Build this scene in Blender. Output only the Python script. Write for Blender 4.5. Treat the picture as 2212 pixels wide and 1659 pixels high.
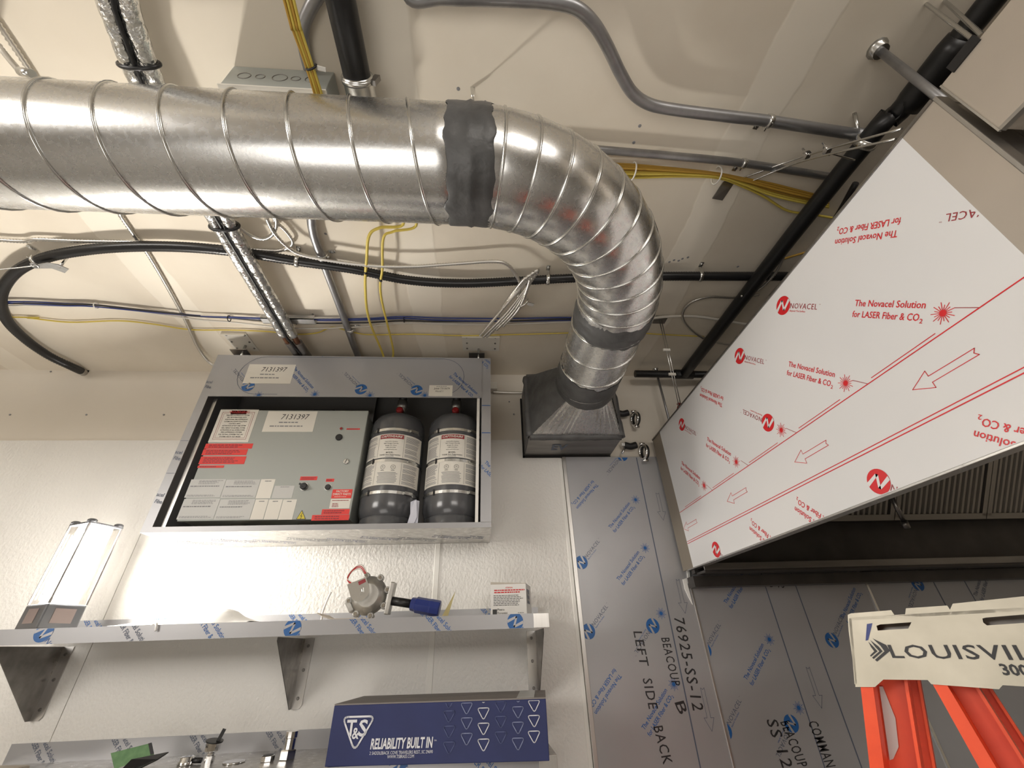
import bpy, bmesh, math, random
from mathutils import Vector, Matrix
from mathutils.geometry import tessellate_polygon
random.seed(7)
for o in list(bpy.data.objects):
    bpy.data.objects.remove(o, do_unlink=True)
SC = bpy.context.scene
COL = SC.collection
W, H = 2212, 1659
EYE = 1.62            # everything is laid out from eye level, then lifted onto the floor at the end
WY = 2.2              # back wall plane
ZC = 1.485            # ceiling above eye level

# ---------------------------------------------------------------- camera
FPX, YAW, PITCH, ROLL = 890.0, math.radians(4.8), math.radians(32.6), math.radians(2.1)
FWD = Vector((math.sin(YAW)*math.cos(PITCH), math.cos(YAW)*math.cos(PITCH), math.sin(PITCH)))
RGT = Vector((math.cos(YAW), -math.sin(YAW), 0))
UPV = RGT.cross(FWD)
R2 = RGT*math.cos(ROLL) - UPV*math.sin(ROLL)
U2 = UPV*math.cos(ROLL) + RGT*math.sin(ROLL)
cam_data = bpy.data.cameras.new('camera')
cam_data.sensor_fit = 'HORIZONTAL'
cam_data.sensor_width = 36.0
cam_data.lens = FPX/W*36.0
cam_data.clip_start = 0.02
cam = bpy.data.objects.new('camera', cam_data)
COL.objects.link(cam)
m3 = Matrix((R2, U2, -FWD)).transposed()
cam.matrix_world = m3.to_4x4()
SC.camera = cam

# ---------------------------------------------------------------- world, lights, exposure
SC.view_settings.view_transform = 'Standard'
SC.view_settings.look = 'None'
SC.view_settings.gamma = 1.0
SC.view_settings.use_curve_mapping = False
SC.view_settings.exposure = -0.1
world = bpy.data.worlds.new('world')
SC.world = world
world.use_nodes = True
world.node_tree.nodes['Background'].inputs[0].default_value = (1, .93, .85, 1)
world.node_tree.nodes['Background'].inputs[1].default_value = 0.15

def area_light(name, loc, target, size, energy, color):
    d = bpy.data.lights.new(name, 'AREA')
    d.shape = 'RECTANGLE'; d.size = size[0]; d.size_y = size[1]
    d.energy = energy; d.color = color
    o = bpy.data.objects.new(name, d)
    COL.objects.link(o)
    o.location = loc
    o.rotation_euler = (Vector(target)-Vector(loc)).to_track_quat('-Z', 'Y').to_euler()
    return o
LAMP_POWER = 580.0     # emission of the LED boards inside the work light on the shelf
area_light('fill_light_left', (-3.6, -1.6, 1.1), (-.3, 2.2, .2), (1.6, 1.2), 82, (1, .95, .895))  # fill added out of view on the left, not a lamp of the room
area_light('fill_light_behind', (1.2, -2.8, 1.3), (.6, 2.2, .4), (2.2, 1.2), 68, (1, .945, .885))  # unseen fill added behind the camera to lift surfaces facing it

area_light('fill_light_floor', (-.9, -1.3, -1.1), (0, .5, 1.5), (1.8, 1.4), 22, (1, .955, .90))  # low fill added out of view, aimed up to brighten the ceiling

# ---------------------------------------------------------------- geometry helpers
def ray(px, py):
    return FWD + R2*((px-W/2)/FPX) - U2*((py-H/2)/FPX)
def onY(px, py, Y=WY):
    d = ray(px, py); return d*(Y/d.y)
def onZ(px, py, Z):
    d = ray(px, py); return d*(Z/d.z)
def onX(px, py, X):
    d = ray(px, py); return d*(X/d.x)
def onP(px, py, P, n):
    d = ray(px, py); return d*(P.dot(n)/d.dot(n))
V = Vector

class MB:
    def __init__(s): s.v = []; s.f = []; s.sm = []
    def add(s, vs, fs, smooth=False):
        b = len(s.v); s.v += [tuple(v) for v in vs]
        s.f += [tuple(i+b for i in f) for f in fs]; s.sm += [smooth]*len(fs)
        return s
    def box(s, a, b, M=None):
        x0, y0, z0 = a; x1, y1, z1 = b
        vs = [V(p) for p in ((x0,y0,z0),(x1,y0,z0),(x1,y1,z0),(x0,y1,z0),(x0,y0,z1),(x1,y0,z1),(x1,y1,z1),(x0,y1,z1))]
        if M: vs = [M @ v for v in vs]
        return s.add(vs, [(0,3,2,1),(4,5,6,7),(0,1,5,4),(1,2,6,5),(2,3,7,6),(3,0,4,7)])
    def hexa(s, p):
        return s.add(p, [(0,3,2,1),(4,5,6,7),(0,1,5,4),(1,2,6,5),(2,3,7,6),(3,0,4,7)])
    def bar(s, a, b, w, h, up=(0,0,1)):
        a = V(a); b = V(b); t = (b-a).normalized(); up = V(up)
        x = t.cross(up)
        if x.length < 1e-4: x = t.cross(V((1,0,0)))
        x.normalize(); y = x.cross(t).normalized()
        x *= w/2; y *= h/2
        return s.hexa([a-x-y, a+x-y, a+x+y, a-x+y, b-x-y, b+x-y, b+x+y, b-x+y])
    def prism(s, poly, d, holes=()):
        """poly: 3d points in a plane, extruded by vector d; holes likewise"""
        loops = [[V(p) for p in poly]] + [[V(p) for p in h] for h in holes]
        d = V(d); flat = [p for l in loops for p in l]
        tris = tessellate_polygon(loops)
        n = len(flat); fs = []
        for t in tris:
            a, b, c = (flat[i] for i in t)
            if (b-a).cross(c-a).dot(d) > 0: t = (t[0], t[2], t[1])
            fs.append(tuple(t)); fs.append((t[0]+n, t[2]+n, t[1]+n))
        o = 0
        for l in loops:
            k = len(l)
            for i in range(k):
                fs.append((o+i, o+(i+1) % k, o+(i+1) % k+n, o+i+n))
            o += k
        return s.add(flat+[p+d for p in flat], fs)
    def flat(s, poly):
        """single sided flat print"""
        loops = [[V(p) for p in poly]]
        return s.add(loops[0], [tuple(t) for t in tessellate_polygon(loops)])
    def tube(s, pts, r, seg=12, cap=True, smooth=True):
        pts = [V(p) for p in pts]; n = len(pts)
        rs = r if isinstance(r, (list, tuple)) else [r]*n
        T = []
        for i in range(n):
            t = pts[min(i+1, n-1)]-pts[max(i-1, 0)]
            T.append(t.normalized() if t.length > 1e-9 else V((0, 0, 1)))
        ref = V((0, 0, 1)) if abs(T[0].z) < .9 else V((1, 0, 0))
        x = T[0].cross(ref).normalized(); vs = []; fs = []
        for i in range(n):
            if i:
                x = x - T[i]*x.dot(T[i])
                x = x.normalized() if x.length > 1e-6 else T[i].orthogonal().normalized()
            y = T[i].cross(x)
            for k in range(seg):
                a = 2*math.pi*k/seg
                vs.append(pts[i]+(x*math.cos(a)+y*math.sin(a))*rs[i])
        for i in range(n-1):
            for k in range(seg):
                k2 = (k+1) % seg
                fs.append((i*seg+k, i*seg+k2, (i+1)*seg+k2, (i+1)*seg+k))
        s.add(vs, fs, smooth)
        if cap:
            b = len(s.v)-len(vs)
            s.f.append(tuple(b+k for k in reversed(range(seg)))); s.sm.append(False)
            s.f.append(tuple(b+(n-1)*seg+k for k in range(seg))); s.sm.append(False)
        return s
    def cyl(s, a, b, r, seg=20, r2=None, smooth=True):
        return s.tube([a, b], [r, r if r2 is None else r2], seg, True, smooth)
    def lathe(s, c, axis, prof, seg=32, smooth=True):
        """prof: (distance along axis, radius)"""
        c = V(c); ax = V(axis).normalized(); x = ax.orthogonal().normalized(); y = ax.cross(x)
        vs = []; fs = []; n = len(prof)
        for (h, r) in prof:
            for k in range(seg):
                a = 2*math.pi*k/seg
                vs.append(c+ax*h+(x*math.cos(a)+y*math.sin(a))*max(r, 1e-5))
        for i in range(n-1):
            for k in range(seg):
                k2 = (k+1) % seg
                fs.append((i*seg+k, i*seg+k2, (i+1)*seg+k2, (i+1)*seg+k))
        s.add(vs, fs, smooth)
        b = len(s.v)-len(vs)
        s.f.append(tuple(b+k for k in reversed(range(seg)))); s.sm.append(False)
        s.f.append(tuple(b+(n-1)*seg+k for k in range(seg))); s.sm.append(False)
        return s
    def torus(s, c, axis, R, r, seg=24, rs=8, a0=0, a1=2*math.pi):
        ax = V(axis).normalized(); x = ax.orthogonal().normalized(); y = ax.cross(x); c = V(c)
        full = abs(a1-a0-2*math.pi) < 1e-6
        pts = [c+(x*math.cos(a0+(a1-a0)*k/seg)+y*math.sin(a0+(a1-a0)*k/seg))*R for k in range(seg+1)]
        return s.tube(pts, r, rs, not full)

def catmull(pts, per=8):
    pts = [V(p) for p in pts]
    P = [pts[0]*2-pts[1]]+pts+[pts[-1]*2-pts[-2]]; out = []
    for i in range(1, len(P)-2):
        p0, p1, p2, p3 = P[i-1:i+3]
        for k in range(per):
            t = k/per
            out.append(.5*((2*p1)+(p2-p0)*t+(2*p0-5*p1+4*p2-p3)*t*t+(3*p1-p0-3*p2+p3)*t**3))
    out.append(pts[-1]); return out
def resample(pts, step):
    out = [pts[0]]; acc = 0
    for a, b in zip(pts, pts[1:]):
        L = (b-a).length
        if L < 1e-9: continue
        d = step-acc
        while d <= L:
            out.append(a+(b-a)*(d/L)); d += step
        acc = (acc+L) % step
    return out
def corrugated(path, r, pitch=.012, amp=.2, seg=8):
    """armoured flexible cable: one raised ring per pitch"""
    p = resample(catmull(path, 10), pitch/2)
    mb = MB(); mb.tube(p, [r*(1+amp) if i % 2 else r*(1-amp) for i in range(len(p))], seg)
    return mb
def smoothtube(path, r, seg=10, per=8):
    mb = MB(); mb.tube(catmull(path, per), r, seg); return mb

# ---------------------------------------------------------------- objects
WL = {}
def link_mesh(name, mb, mat, parent=None, bevel=0, origin=None, kind=None):
    vs = [V(v) for v in mb.v]
    lo = V((min(v.x for v in vs), min(v.y for v in vs), min(v.z for v in vs)))
    hi = V((max(v.x for v in vs), max(v.y for v in vs), max(v.z for v in vs)))
    o0 = V(origin) if origin is not None else V(((lo.x+hi.x)/2, (lo.y+hi.y)/2, lo.z))
    me = bpy.data.meshes.new(name)
    me.from_pydata([tuple(v-o0) for v in vs], [], mb.f)
    me.polygons.foreach_set('use_smooth', mb.sm)
    me.update()
    me.materials.append(mat)
    o = bpy.data.objects.new(name, me); COL.objects.link(o)
    WL[o] = o0
    if parent is not None:
        o.parent = parent; o.location = o0-WL[parent]
    else:
        o.location = o0
    if bevel:
        b = o.modifiers.new('bevel', 'BEVEL'); b.width = bevel; b.segments = 2; b.limit_method = 'ANGLE'
        b.angle_limit = math.radians(40)
    if kind: o['kind'] = kind
    return o
def thing(name, loc, label, cat, group=None):
    o = bpy.data.objects.new(name, None); COL.objects.link(o); o.location = loc; WL[o] = V(loc)
    o.empty_display_size = .05
    o['label'] = label; o['category'] = cat
    if group: o['group'] = group
    return o
def tag(o, label, cat, group=None):
    o['label'] = label; o['category'] = cat
    if group: o['group'] = group
    return o
def struct(name, mb, mat, **k):
    o = link_mesh(name, mb, mat, **k); o['kind'] = 'structure'; return o

# ---------------------------------------------------------------- materials
def mat(name, col, rough=.5, metal=0., col2=None, nscale=5., ndet=4, stretch=(1, 1, 1), bump=0., bscale=40., bdist=.002,
        bkind='noise', bstretch=(1, 1, 1), rvar=0., spec=.5, emit=0., alpha=1., coat=0., ramp=(.35, .65), coords='Object'):
    m = bpy.data.materials.new(name); m.use_nodes = True
    nt = m.node_tree; N = nt.nodes; L = nt.links; b = N['Principled BSDF']
    b.inputs['Base Color'].default_value = (*col, 1); b.inputs['Roughness'].default_value = rough
    b.inputs['Metallic'].default_value = metal; b.inputs['Specular IOR Level'].default_value = spec
    b.inputs['Coat Weight'].default_value = coat; b.inputs['Coat Roughness'].default_value = .12
    b.inputs['Alpha'].default_value = alpha
    if emit:
        b.inputs['Emission Color'].default_value = (*col, 1); b.inputs['Emission Strength'].default_value = emit
    tc = N.new('ShaderNodeTexCoord')
    def mapped(st):
        mp = N.new('ShaderNodeMapping'); mp.inputs['Scale'].default_value = st
        L.new(tc.outputs[coords], mp.inputs['Vector']); return mp.outputs['Vector']
    if col2 is not None or rvar:
        n = N.new('ShaderNodeTexNoise'); n.inputs['Scale'].default_value = nscale; n.inputs['Detail'].default_value = ndet
        L.new(mapped(stretch), n.inputs['Vector'])
        r = N.new('ShaderNodeValToRGB')
        r.color_ramp.elements[0].position = ramp[0]; r.color_ramp.elements[1].position = ramp[1]
        r.color_ramp.elements[0].color = (*col, 1); r.color_ramp.elements[1].color = (*(col2 or col), 1)
        L.new(n.outputs['Fac'], r.inputs['Fac'])
        if col2 is not None: L.new(r.outputs['Color'], b.inputs['Base Color'])
        if rvar:
            mr = N.new('ShaderNodeMapRange'); mr.inputs['From Min'].default_value = .3; mr.inputs['From Max'].default_value = .7
            mr.inputs['To Min'].default_value = max(.02, rough-rvar); mr.inputs['To Max'].default_value = rough+rvar
            L.new(n.outputs['Fac'], mr.inputs['Value']); L.new(mr.outputs['Result'], b.inputs['Roughness'])
    if bump:
        if bkind == 'noise':
            t = N.new('ShaderNodeTexNoise'); t.inputs['Detail'].default_value = 3; out = 'Fac'
        else:
            t = N.new('ShaderNodeTexVoronoi'); out = 'Distance'
        t.inputs['Scale'].default_value = bscale
        L.new(mapped(bstretch), t.inputs['Vector'])
        bp = N.new('ShaderNodeBump'); bp.inputs['Strength'].default_value = bump; bp.inputs['Distance'].default_value = bdist
        L.new(t.outputs[out], bp.inputs['Height']); L.new(bp.outputs['Normal'], b.inputs['Normal'])
    return m
def rgb(r, g, b):
    f = lambda c: (c/255/12.92) if c/255 <= .04045 else ((c/255+.055)/1.055)**2.4
    return (f(r), f(g), f(b))

M = {}
M['drywall'] = mat('painted_drywall', rgb(224, 217, 205), .75, col2=rgb(216, 208, 195), nscale=.9, bump=.08, bscale=60, bdist=.002)
M['frp'] = mat('pebbled_panel', rgb(226, 224, 219), .45, bump=.55, bscale=85, bdist=.006, bstretch=(1, 1, .8))
M['frp_trim'] = mat('white_trim', rgb(232, 230, 224), .35)
M['floor'] = mat('concrete_floor', rgb(152, 149, 145), .6, col2=rgb(132, 129, 125), nscale=2)
M['galv'] = mat('galvanised_steel', (.76, .76, .74), .27, .97, col2=(.715, .715, .71), nscale=75, ndet=3, stretch=(1, 1, 1), bump=.10, bscale=120, bdist=.001, rvar=.022, ramp=(.3, .7))
M['galv_rib'] = mat('galvanised_seam', (.68, .68, .66), .22, .95)
M['galv_dull'] = mat('dull_galvanised', (.5, .5, .49), .42, .9, col2=(.38, .38, .38), nscale=20, rvar=.1)
M['zinc'] = mat('zinc_plated', (.72, .72, .70), .25, 1.)
M['emt'] = mat('conduit_steel', (.42, .42, .43), .38, .85, col2=(.32, .32, .33), nscale=14, rvar=.08)
M['mastic'] = mat('grey_duct_sealant', rgb(92, 92, 92), .42, col2=rgb(74, 74, 74), nscale=14, bump=.6, bscale=26, bdist=.006, bstretch=(1, 1, 1))
M['foil'] = mat('foil_insulation', (.80, .80, .79), .24, .95, col2=(.55, .55, .54), nscale=30, bump=1., bscale=34, bdist=.012, rvar=.1)
M['black_iron'] = mat('black_iron', (.010, .010, .0105), .38, .0, bump=.1, bscale=80)
M['black_flex'] = mat('black_flexible_jacket', (.014, .014, .015), .28)
M['black'] = mat('black_plastic', (.012, .012, .013), .4)
M['armor'] = mat('aluminium_armour', (.66, .64, .60), .34, .9)
M['copper'] = mat('copper', (.24, .12, .075), .3, .9)
M['ss'] = mat('brushed_stainless', (.60, .585, .56), .32, .95, col2=(.50, .485, .465), nscale=30, stretch=(1, 1, .06), rvar=.07)
M['ss_film'] = mat('film_on_stainless', (.40, .40, .412), .34, .25, col2=(.37, .37, .38), nscale=2.5, spec=.5)
M['ss_dark'] = mat('dull_stainless', (.30, .285, .27), .34, .9, col2=(.22, .21, .2), nscale=18, stretch=(.15, 1, 1), rvar=.08)
M['white_film'] = mat('white_film', rgb(222, 221, 221), .28, col2=rgb(217, 217, 218), nscale=2, spec=.5, coat=.25)
M['beige_ss'] = mat('unpolished_stainless', rgb(192, 182, 170), .36, .45, col2=rgb(182, 173, 161), nscale=3)
M['blue_ink'] = mat('blue_print', rgb(28, 92, 158), .4)
M['grey_ink'] = mat('grey_print', rgb(88, 97, 114), .45)
M['red_ink'] = mat('red_print', rgb(205, 34, 40), .4)
M['darkred_ink'] = mat('dark_red_print', rgb(150, 50, 56), .45)
M['marker'] = mat('black_marker', (.02, .02, .022), .4)
M['sticker'] = mat('white_sticker', rgb(226, 222, 212), .5)
M['red_sticker'] = mat('red_sticker', rgb(226, 62, 56), .5)
M['yellow_sticker'] = mat('yellow_sticker', rgb(214, 196, 60), .5)
M['label_grey'] = mat('silver_label', rgb(196, 196, 193), .45)
M['enclosure'] = mat('grey_enamel', rgb(164, 168, 163), .38, bump=.04, bscale=200, spec=.5)
M['cab_in'] = mat('cabinet_interior', (.30, .29, .28), .45, .6)
M['tank'] = mat('dark_grey_enamel', rgb(82, 83, 86), .22, coat=.3)
M['paper'] = mat('white_paper', rgb(232, 231, 228), .6)
M['lilac_paper'] = mat('blueish_paper', rgb(206, 208, 220), .6)
M['print_text'] = mat('small_black_print', (.05, .05, .05), .6)
M['pale_text'] = mat('pale_grey_print', (.25, .25, .26), .6)
M['chrome'] = mat('chrome', (.8, .8, .8), .1, 1.)
M['yellow_wire'] = mat('yellow_cable', rgb(214, 192, 88), .45)
M['amber_wire'] = mat('amber_cable', rgb(190, 150, 62), .45)
M['blue_wire'] = mat('blue_cable', rgb(52, 66, 128), .4)
M['white_wire'] = mat('white_cable', rgb(220, 215, 205), .45)
M['dark_wire'] = mat('dark_cable', rgb(48, 46, 46), .45)
M['red_wire'] = mat('red_wire', rgb(190, 40, 44), .4)
M['tie'] = mat('white_cable_tie', rgb(232, 230, 224), .45)
M['carton_blue'] = mat('blue_carton', rgb(30, 42, 98), .5, col2=rgb(26, 37, 90), nscale=6, bump=.12, bscale=30, bstretch=(.2, 1, 3))
M['carton_grey'] = mat('grey_carton_top', rgb(132, 126, 122), .6)
M['pale_blue_ink'] = mat('faded_blue_print', rgb(78, 88, 132), .5)
M['mid_blue_ink'] = mat('soft_blue_print', rgb(132, 141, 176), .5)
M['white_ink'] = mat('white_print', rgb(228, 230, 236), .5)
M['cast'] = mat('cast_aluminium', (.50, .49, .46), .40, .9, col2=(.4, .39, .37), nscale=25, bump=.15, bscale=120)
M['blue_fit'] = mat('blue_fitting', rgb(34, 50, 118), .3)
M['cardboard'] = mat('grey_cardboard', rgb(192, 184, 172), .7)
M['yellow_paper'] = mat('yellow_note', rgb(238, 224, 164), .6)
M['green_packet'] = mat('green_packet', rgb(112, 152, 104), .5, col2=rgb(92, 132, 88), nscale=40)
M['ladder_cap'] = mat('ladder_cap', rgb(206, 200, 184), .45, .25, col2=rgb(186, 180, 164), nscale=7, bump=.06, bscale=30)
M['orange'] = mat('orange_fibreglass', rgb(240, 84, 40), .42, col2=rgb(228, 74, 34), nscale=12)
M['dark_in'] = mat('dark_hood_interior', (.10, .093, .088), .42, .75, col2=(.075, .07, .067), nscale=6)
M['filter'] = mat('filter_steel', (.34, .32, .29), .4, .85)
M['plug'] = mat('red_plastic', rgb(150, 36, 36), .35)
M['lamp_tint'] = mat('smoked_plastic', rgb(126, 112, 108), .35)
M['hood_back'] = mat('bare_hood_steel', rgb(150, 141, 128), .4, .5)
M['clear'] = None
def clear_mat():
    m = bpy.data.materials.new('clear_plastic'); m.use_nodes = True
    nt = m.node_tree; N = nt.nodes; L = nt.links
    for n in list(N): N.remove(n)
    out = N.new('ShaderNodeOutputMaterial'); mix = N.new('ShaderNodeMixShader')
    t = N.new('ShaderNodeBsdfTransparent'); t.inputs[0].default_value = (.96, .95, .93, 1)
    g = N.new('ShaderNodeBsdfGlossy'); g.inputs['Roughness'].default_value = .15
    mix.inputs[0].default_value = .12
    L.new(t.outputs[0], mix.inputs[1]); L.new(g.outputs[0], mix.inputs[2]); L.new(mix.outputs[0], out.inputs[0])
    return m
M['clear'] = clear_mat()
def emit_mat(name, col, s):
    m = bpy.data.materials.new(name); m.use_nodes = True
    b = m.node_tree.nodes['Principled BSDF']
    b.inputs['Base Color'].default_value = (*col, 1)
    b.inputs['Emission Color'].default_value = (*col, 1); b.inputs['Emission Strength'].default_value = s
    return m
M['led'] = emit_mat('led_board', (1, .958, .90), LAMP_POWER)
M['led_dim'] = emit_mat('dimmer_led_board', (1, .958, .90), LAMP_POWER*.035)
M['led_off'] = mat('unlit_led_board', rgb(226, 222, 210), .5)

# ---------------------------------------------------------------- lettering
_tc = {}
def glyphs(s, bold=0., shear=0., sp=1.):
    k = (s, bold, shear, sp)
    if k in _tc: return _tc[k]
    cu = bpy.data.curves.new('t', 'FONT'); cu.body = s; cu.offset = bold; cu.shear = shear; cu.space_character = sp
    cu.resolution_u = 2; cu.fill_mode = 'FRONT'
    ob = bpy.data.objects.new('t', cu); COL.objects.link(ob)
    dg = bpy.context.evaluated_depsgraph_get()
    me = bpy.data.meshes.new_from_object(ob.evaluated_get(dg))
    vs = [(v.co.x, v.co.y) for v in me.vertices]; fs = [tuple(p.vertices) for p in me.polygons]
    bpy.data.objects.remove(ob, do_unlink=True); bpy.data.curves.remove(cu); bpy.data.meshes.remove(me)
    if vs:
        x0 = min(v[0] for v in vs); x1 = max(v[0] for v in vs)
        vs = [((x-x0)/(x1-x0), y/.72) for x, y in vs]        # unit width, cap height 1
    _tc[k] = (vs, fs); return _tc[k]

class Face:
    """a flat face to print on: origin O, right u, up v, outward n"""
    def __init__(s, O, u, v, lift=.0008):
        s.O = V(O); s.u = V(u).normalized(); s.v = V(v).normalized(); s.n = s.u.cross(s.v); s.l = lift; s.mbs = {}; s.k = 0; s.cur = ('printed_marking', 0)
    def new(s, name):
        """start a separate piece of print"""
        s.k += 1; s.cur = (name, s.k); return s
    def fine(s): s.cur = ('fine_print', -1); return s
    def P(s, a, b, lift=None): return s.O+s.u*a+s.v*b+s.n*(s.l if lift is None else lift)
    def uv(s, p): d = V(p)-s.O; return (d.dot(s.u), d.dot(s.v))
    def px(s, x, y): return s.uv(onP(x, y, s.O, s.n))
    def mb(s, ink):
        k = (s.cur, ink)
        if k not in s.mbs: s.mbs[k] = MB()
        return s.mbs[k]
    def text(s, ink, t, a, b, w, h, ang=0., bold=0., shear=0., sp=1., lift=None):
        vs, fs = glyphs(t, bold, shear, sp); c, q = math.cos(ang), math.sin(ang)
        s.mb(ink).add([s.P(a+x*w*c-y*h*q, b+x*w*q+y*h*c, lift) for x, y in vs], fs)
    def poly(s, ink, pts, lift=None):
        s.mb(ink).flat([s.P(a, b, lift) for a, b in pts])
    def rect(s, ink, a0, b0, a1, b1, lift=None):
        s.poly(ink, [(a0, b0), (a1, b0), (a1, b1), (a0, b1)], lift)
    def disk(s, ink, a, b, r, seg=28, lift=None, ry=None):
        s.poly(ink, [(a+r*math.cos(2*math.pi*k/seg), b+(ry or r)*math.sin(2*math.pi*k/seg)) for k in range(seg)], lift)
    def line(s, ink, pts, w, closed=False, lift=None):
        pts = [V((p[0], p[1])) for p in pts]
        if closed: pts = pts+[pts[0]]
        for p, q in zip(pts, pts[1:]):
            d = q-p
            if d.length < 1e-7: continue
            d.normalize(); n = V((-d.y, d.x))*w/2; e = d*w*.4
            s.poly(ink, [p-n-e, q-n+e, q+n+e, p+n-e], lift)
    # motifs of the protective film, real size
    def xf(s, a, b, ang):
        c, q = math.cos(ang), math.sin(ang)
        return lambda x, y: (a+x*c-y*q, b+x*q+y*c)
    def logo(s, a, b, ang, ink, ink2, paper):
        T = s.xf(a, b, ang); r = .0315; s.new('film_logo')
        s.disk(ink, a, b, r)
        for pts in ([(-.027,-.017),(-.012,.016),(-.004,.016),(-.019,-.024)],
                    [(-.012,.016),(-.004,.016),(.012,-.016),(.004,-.016)],
                    [(.004,-.016),(.012,-.016),(.027,.017),(.019,.024)]):
            s.poly(paper, [T(*p) for p in pts], s.l*1.6)
        x, y = T(.033, -.008); s.text(ink2, 'NOVACEL', x, y, .112, .0175, ang, sp=1.1)
        x, y = T(.150, .006); s.text(ink2, 'TM', x, y, .006, .003, ang)
        x, y = T(.035, -.0185); s.text(ink, 'Beyond The Surface', x, y, .066, .006, ang)
    def solution(s, a, b, ang, ink, star=True, co=True):
        T = s.xf(a, b, ang); s.new('film_slogan')
        x, y = T(0, 0); s.text(ink, 'The Novacel Solution', x, y, .183, .0170, ang, bold=.012)
        x, y = T(-.001, -.029); s.text(ink, 'for LASER Fiber & CO', x, y, .176, .0170, ang, bold=.012)
        x, y = T(.177, -.034); s.text(ink, '2', x, y, .007, .0105, ang, bold=.012)
        if star:
            x, y = T(.222, -.009); s.star(x, y, ink)
    def star(s, x, y, ink):
        s.new('film_starburst'); s.disk(ink, x, y, .0075, 12)
        for k in range(18):
            t = 2*math.pi*k/18+.1; r1 = .024 if k % 2 else .0175
            s.line(ink, [(x+.008*math.cos(t), y+.008*math.sin(t)), (x+r1*math.cos(t), y+r1*math.sin(t))], .0016)
    def arrow(s, a, b, ang, ink, L=.148, w=.0016):
        T = s.xf(a, b, ang); s.new('film_arrow')
        pts = [(0,0),(.045,.022),(.045,.008),(L,.008),(L-.006,0),(L,-.008),(.045,-.008),(.045,-.022)]
        s.line(ink, [T(*p) for p in pts], w, True)
    def build(s, names, parent, clip=None):
        """one part per ink; clip = (a0,b0,a1,b1) trims the print at the sheet's edges"""
        for ((pname, pk), ink), mb in s.mbs.items():
            if clip:
                bm = bmesh.new(); vv = [bm.verts.new(v) for v in mb.v]
                for f in mb.f:
                    try: bm.faces.new([vv[i] for i in f])
                    except ValueError: pass
                a0, b0, a1, b1 = clip
                for co, no in ((s.P(a0, b0), -s.u), (s.P(a0, b0), -s.v), (s.P(a1, b1), s.u), (s.P(a1, b1), s.v)):
                    bmesh.ops.bisect_plane(bm, geom=bm.verts[:]+bm.edges[:]+bm.faces[:], plane_co=co, plane_no=no, clear_outer=True)
                bm.verts.index_update()
                m2 = MB(); m2.add([v.co.copy() for v in bm.verts], [tuple(v.index for v in f.verts) for f in bm.faces]); bm.free()
                mb = m2
            if not mb.f: continue
            link_mesh(pname, mb, M[ink], parent, kind='stuff' if pk < 0 else None)
D45 = math.pi/4

# ---------------------------------------------------------------- the room
struct('floor', MB().box((-5, -4.5, -EYE-.1), (5, WY, -EYE)), M['floor'])
struct('wall_left', MB().box((-5.1, -4.5, -EYE), (-5, WY, ZC)), M['drywall'])
struct('wall_right', MB().box((5, -4.5, -EYE), (5.1, WY, ZC)), M['drywall'])
struct('wall_front', MB().box((-5, -4.6, -EYE), (5, -4.5, ZC)), M['drywall'])
wall = struct('wall_back', MB().box((-5, WY+.004, -EYE), (5, WY+.12, ZC)), M['drywall'])
FT = 1.022      # top of the washable wall panels
xs = [-4.99, -2.88, -1.659, -.2175, .452]
for a, b in zip(xs, xs[1:]):
    link_mesh('wall_panel', MB().box((a+.0016, WY-.002, -EYE), (b-.0016, WY+.004, FT)), M['frp'], wall)
link_mesh('panel_division_bar', MB().box((-.231, WY-.0042, -EYE), (-.205, WY+.0, FT-.002)), M['frp_trim'], wall, bevel=.002)
link_mesh('panel_edge_trim', MB().box((.436, WY-.0042, -EYE), (.455, WY+.002, .905)), M['frp_trim'], wall, bevel=.002)
for (a, b) in ((22, 896), (187, 896), (354, 896), (110, 803), (1110, 895), (1100, 868)):
    p = onY(a, b, WY+.003)
    link_mesh('screw_head', MB().cyl(p, p+V((0, -.003, 0)), .005, 10), M['pale_text'], wall)

# ceiling board with taped joints
cm = bpy.data.materials.new('taped_ceiling_board'); cm.use_nodes = True
nt = cm.node_tree; N = nt.nodes; L = nt.links; b = N['Principled BSDF']; b.inputs['Roughness'].default_value = .8
tc = N.new('ShaderNodeTexCoord'); sx = N.new('ShaderNodeSeparateXYZ'); L.new(tc.outputs['Object'], sx.inputs[0])
nz = N.new('ShaderNodeTexNoise'); nz.inputs['Scale'].default_value = 2.2; nz.inputs['Detail'].default_value = 5
L.new(tc.outputs['Object'], nz.inputs['Vector'])
def mathn(op, a, b=None, c=None):
    n = N.new('ShaderNodeMath'); n.operation = op
    for i, v in enumerate((a, b, c)):
        if v is None: continue
        if isinstance(v, (int, float)): n.inputs[i].default_value = v
        else: L.new(v, n.inputs[i])
    return n.outputs[0]
wob = mathn('MULTIPLY_ADD', nz.outputs['Fac'], .10, -.05)
xw = mathn('ADD', sx.outputs['X'], wob)
dist = mathn('PINGPONG', mathn('ADD', xw, 20-.185+.61), .61)          # joints every 1.22 m
dist = mathn('SUBTRACT', .61, dist)
band = N.new('ShaderNodeMapRange'); band.interpolation_type = 'SMOOTHSTEP'
band.inputs['From Min'].default_value = .085; band.inputs['From Max'].default_value = .075
band.inputs['To Min'].default_value = 0; band.inputs['To Max'].default_value = 1
L.new(dist, band.inputs['Value'])
rp = N.new('ShaderNodeValToRGB'); L.new(nz.outputs['Fac'], rp.inputs['Fac'])
rp.color_ramp.elements[0].position = .38; rp.color_ramp.elements[0].color = (*rgb(226, 216, 199), 1)
rp.color_ramp.elements[1].position = .62; rp.color_ramp.elements[1].color = (*rgb(235, 226, 210), 1)
mx = N.new('ShaderNodeMix'); mx.data_type = 'RGBA'
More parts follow.
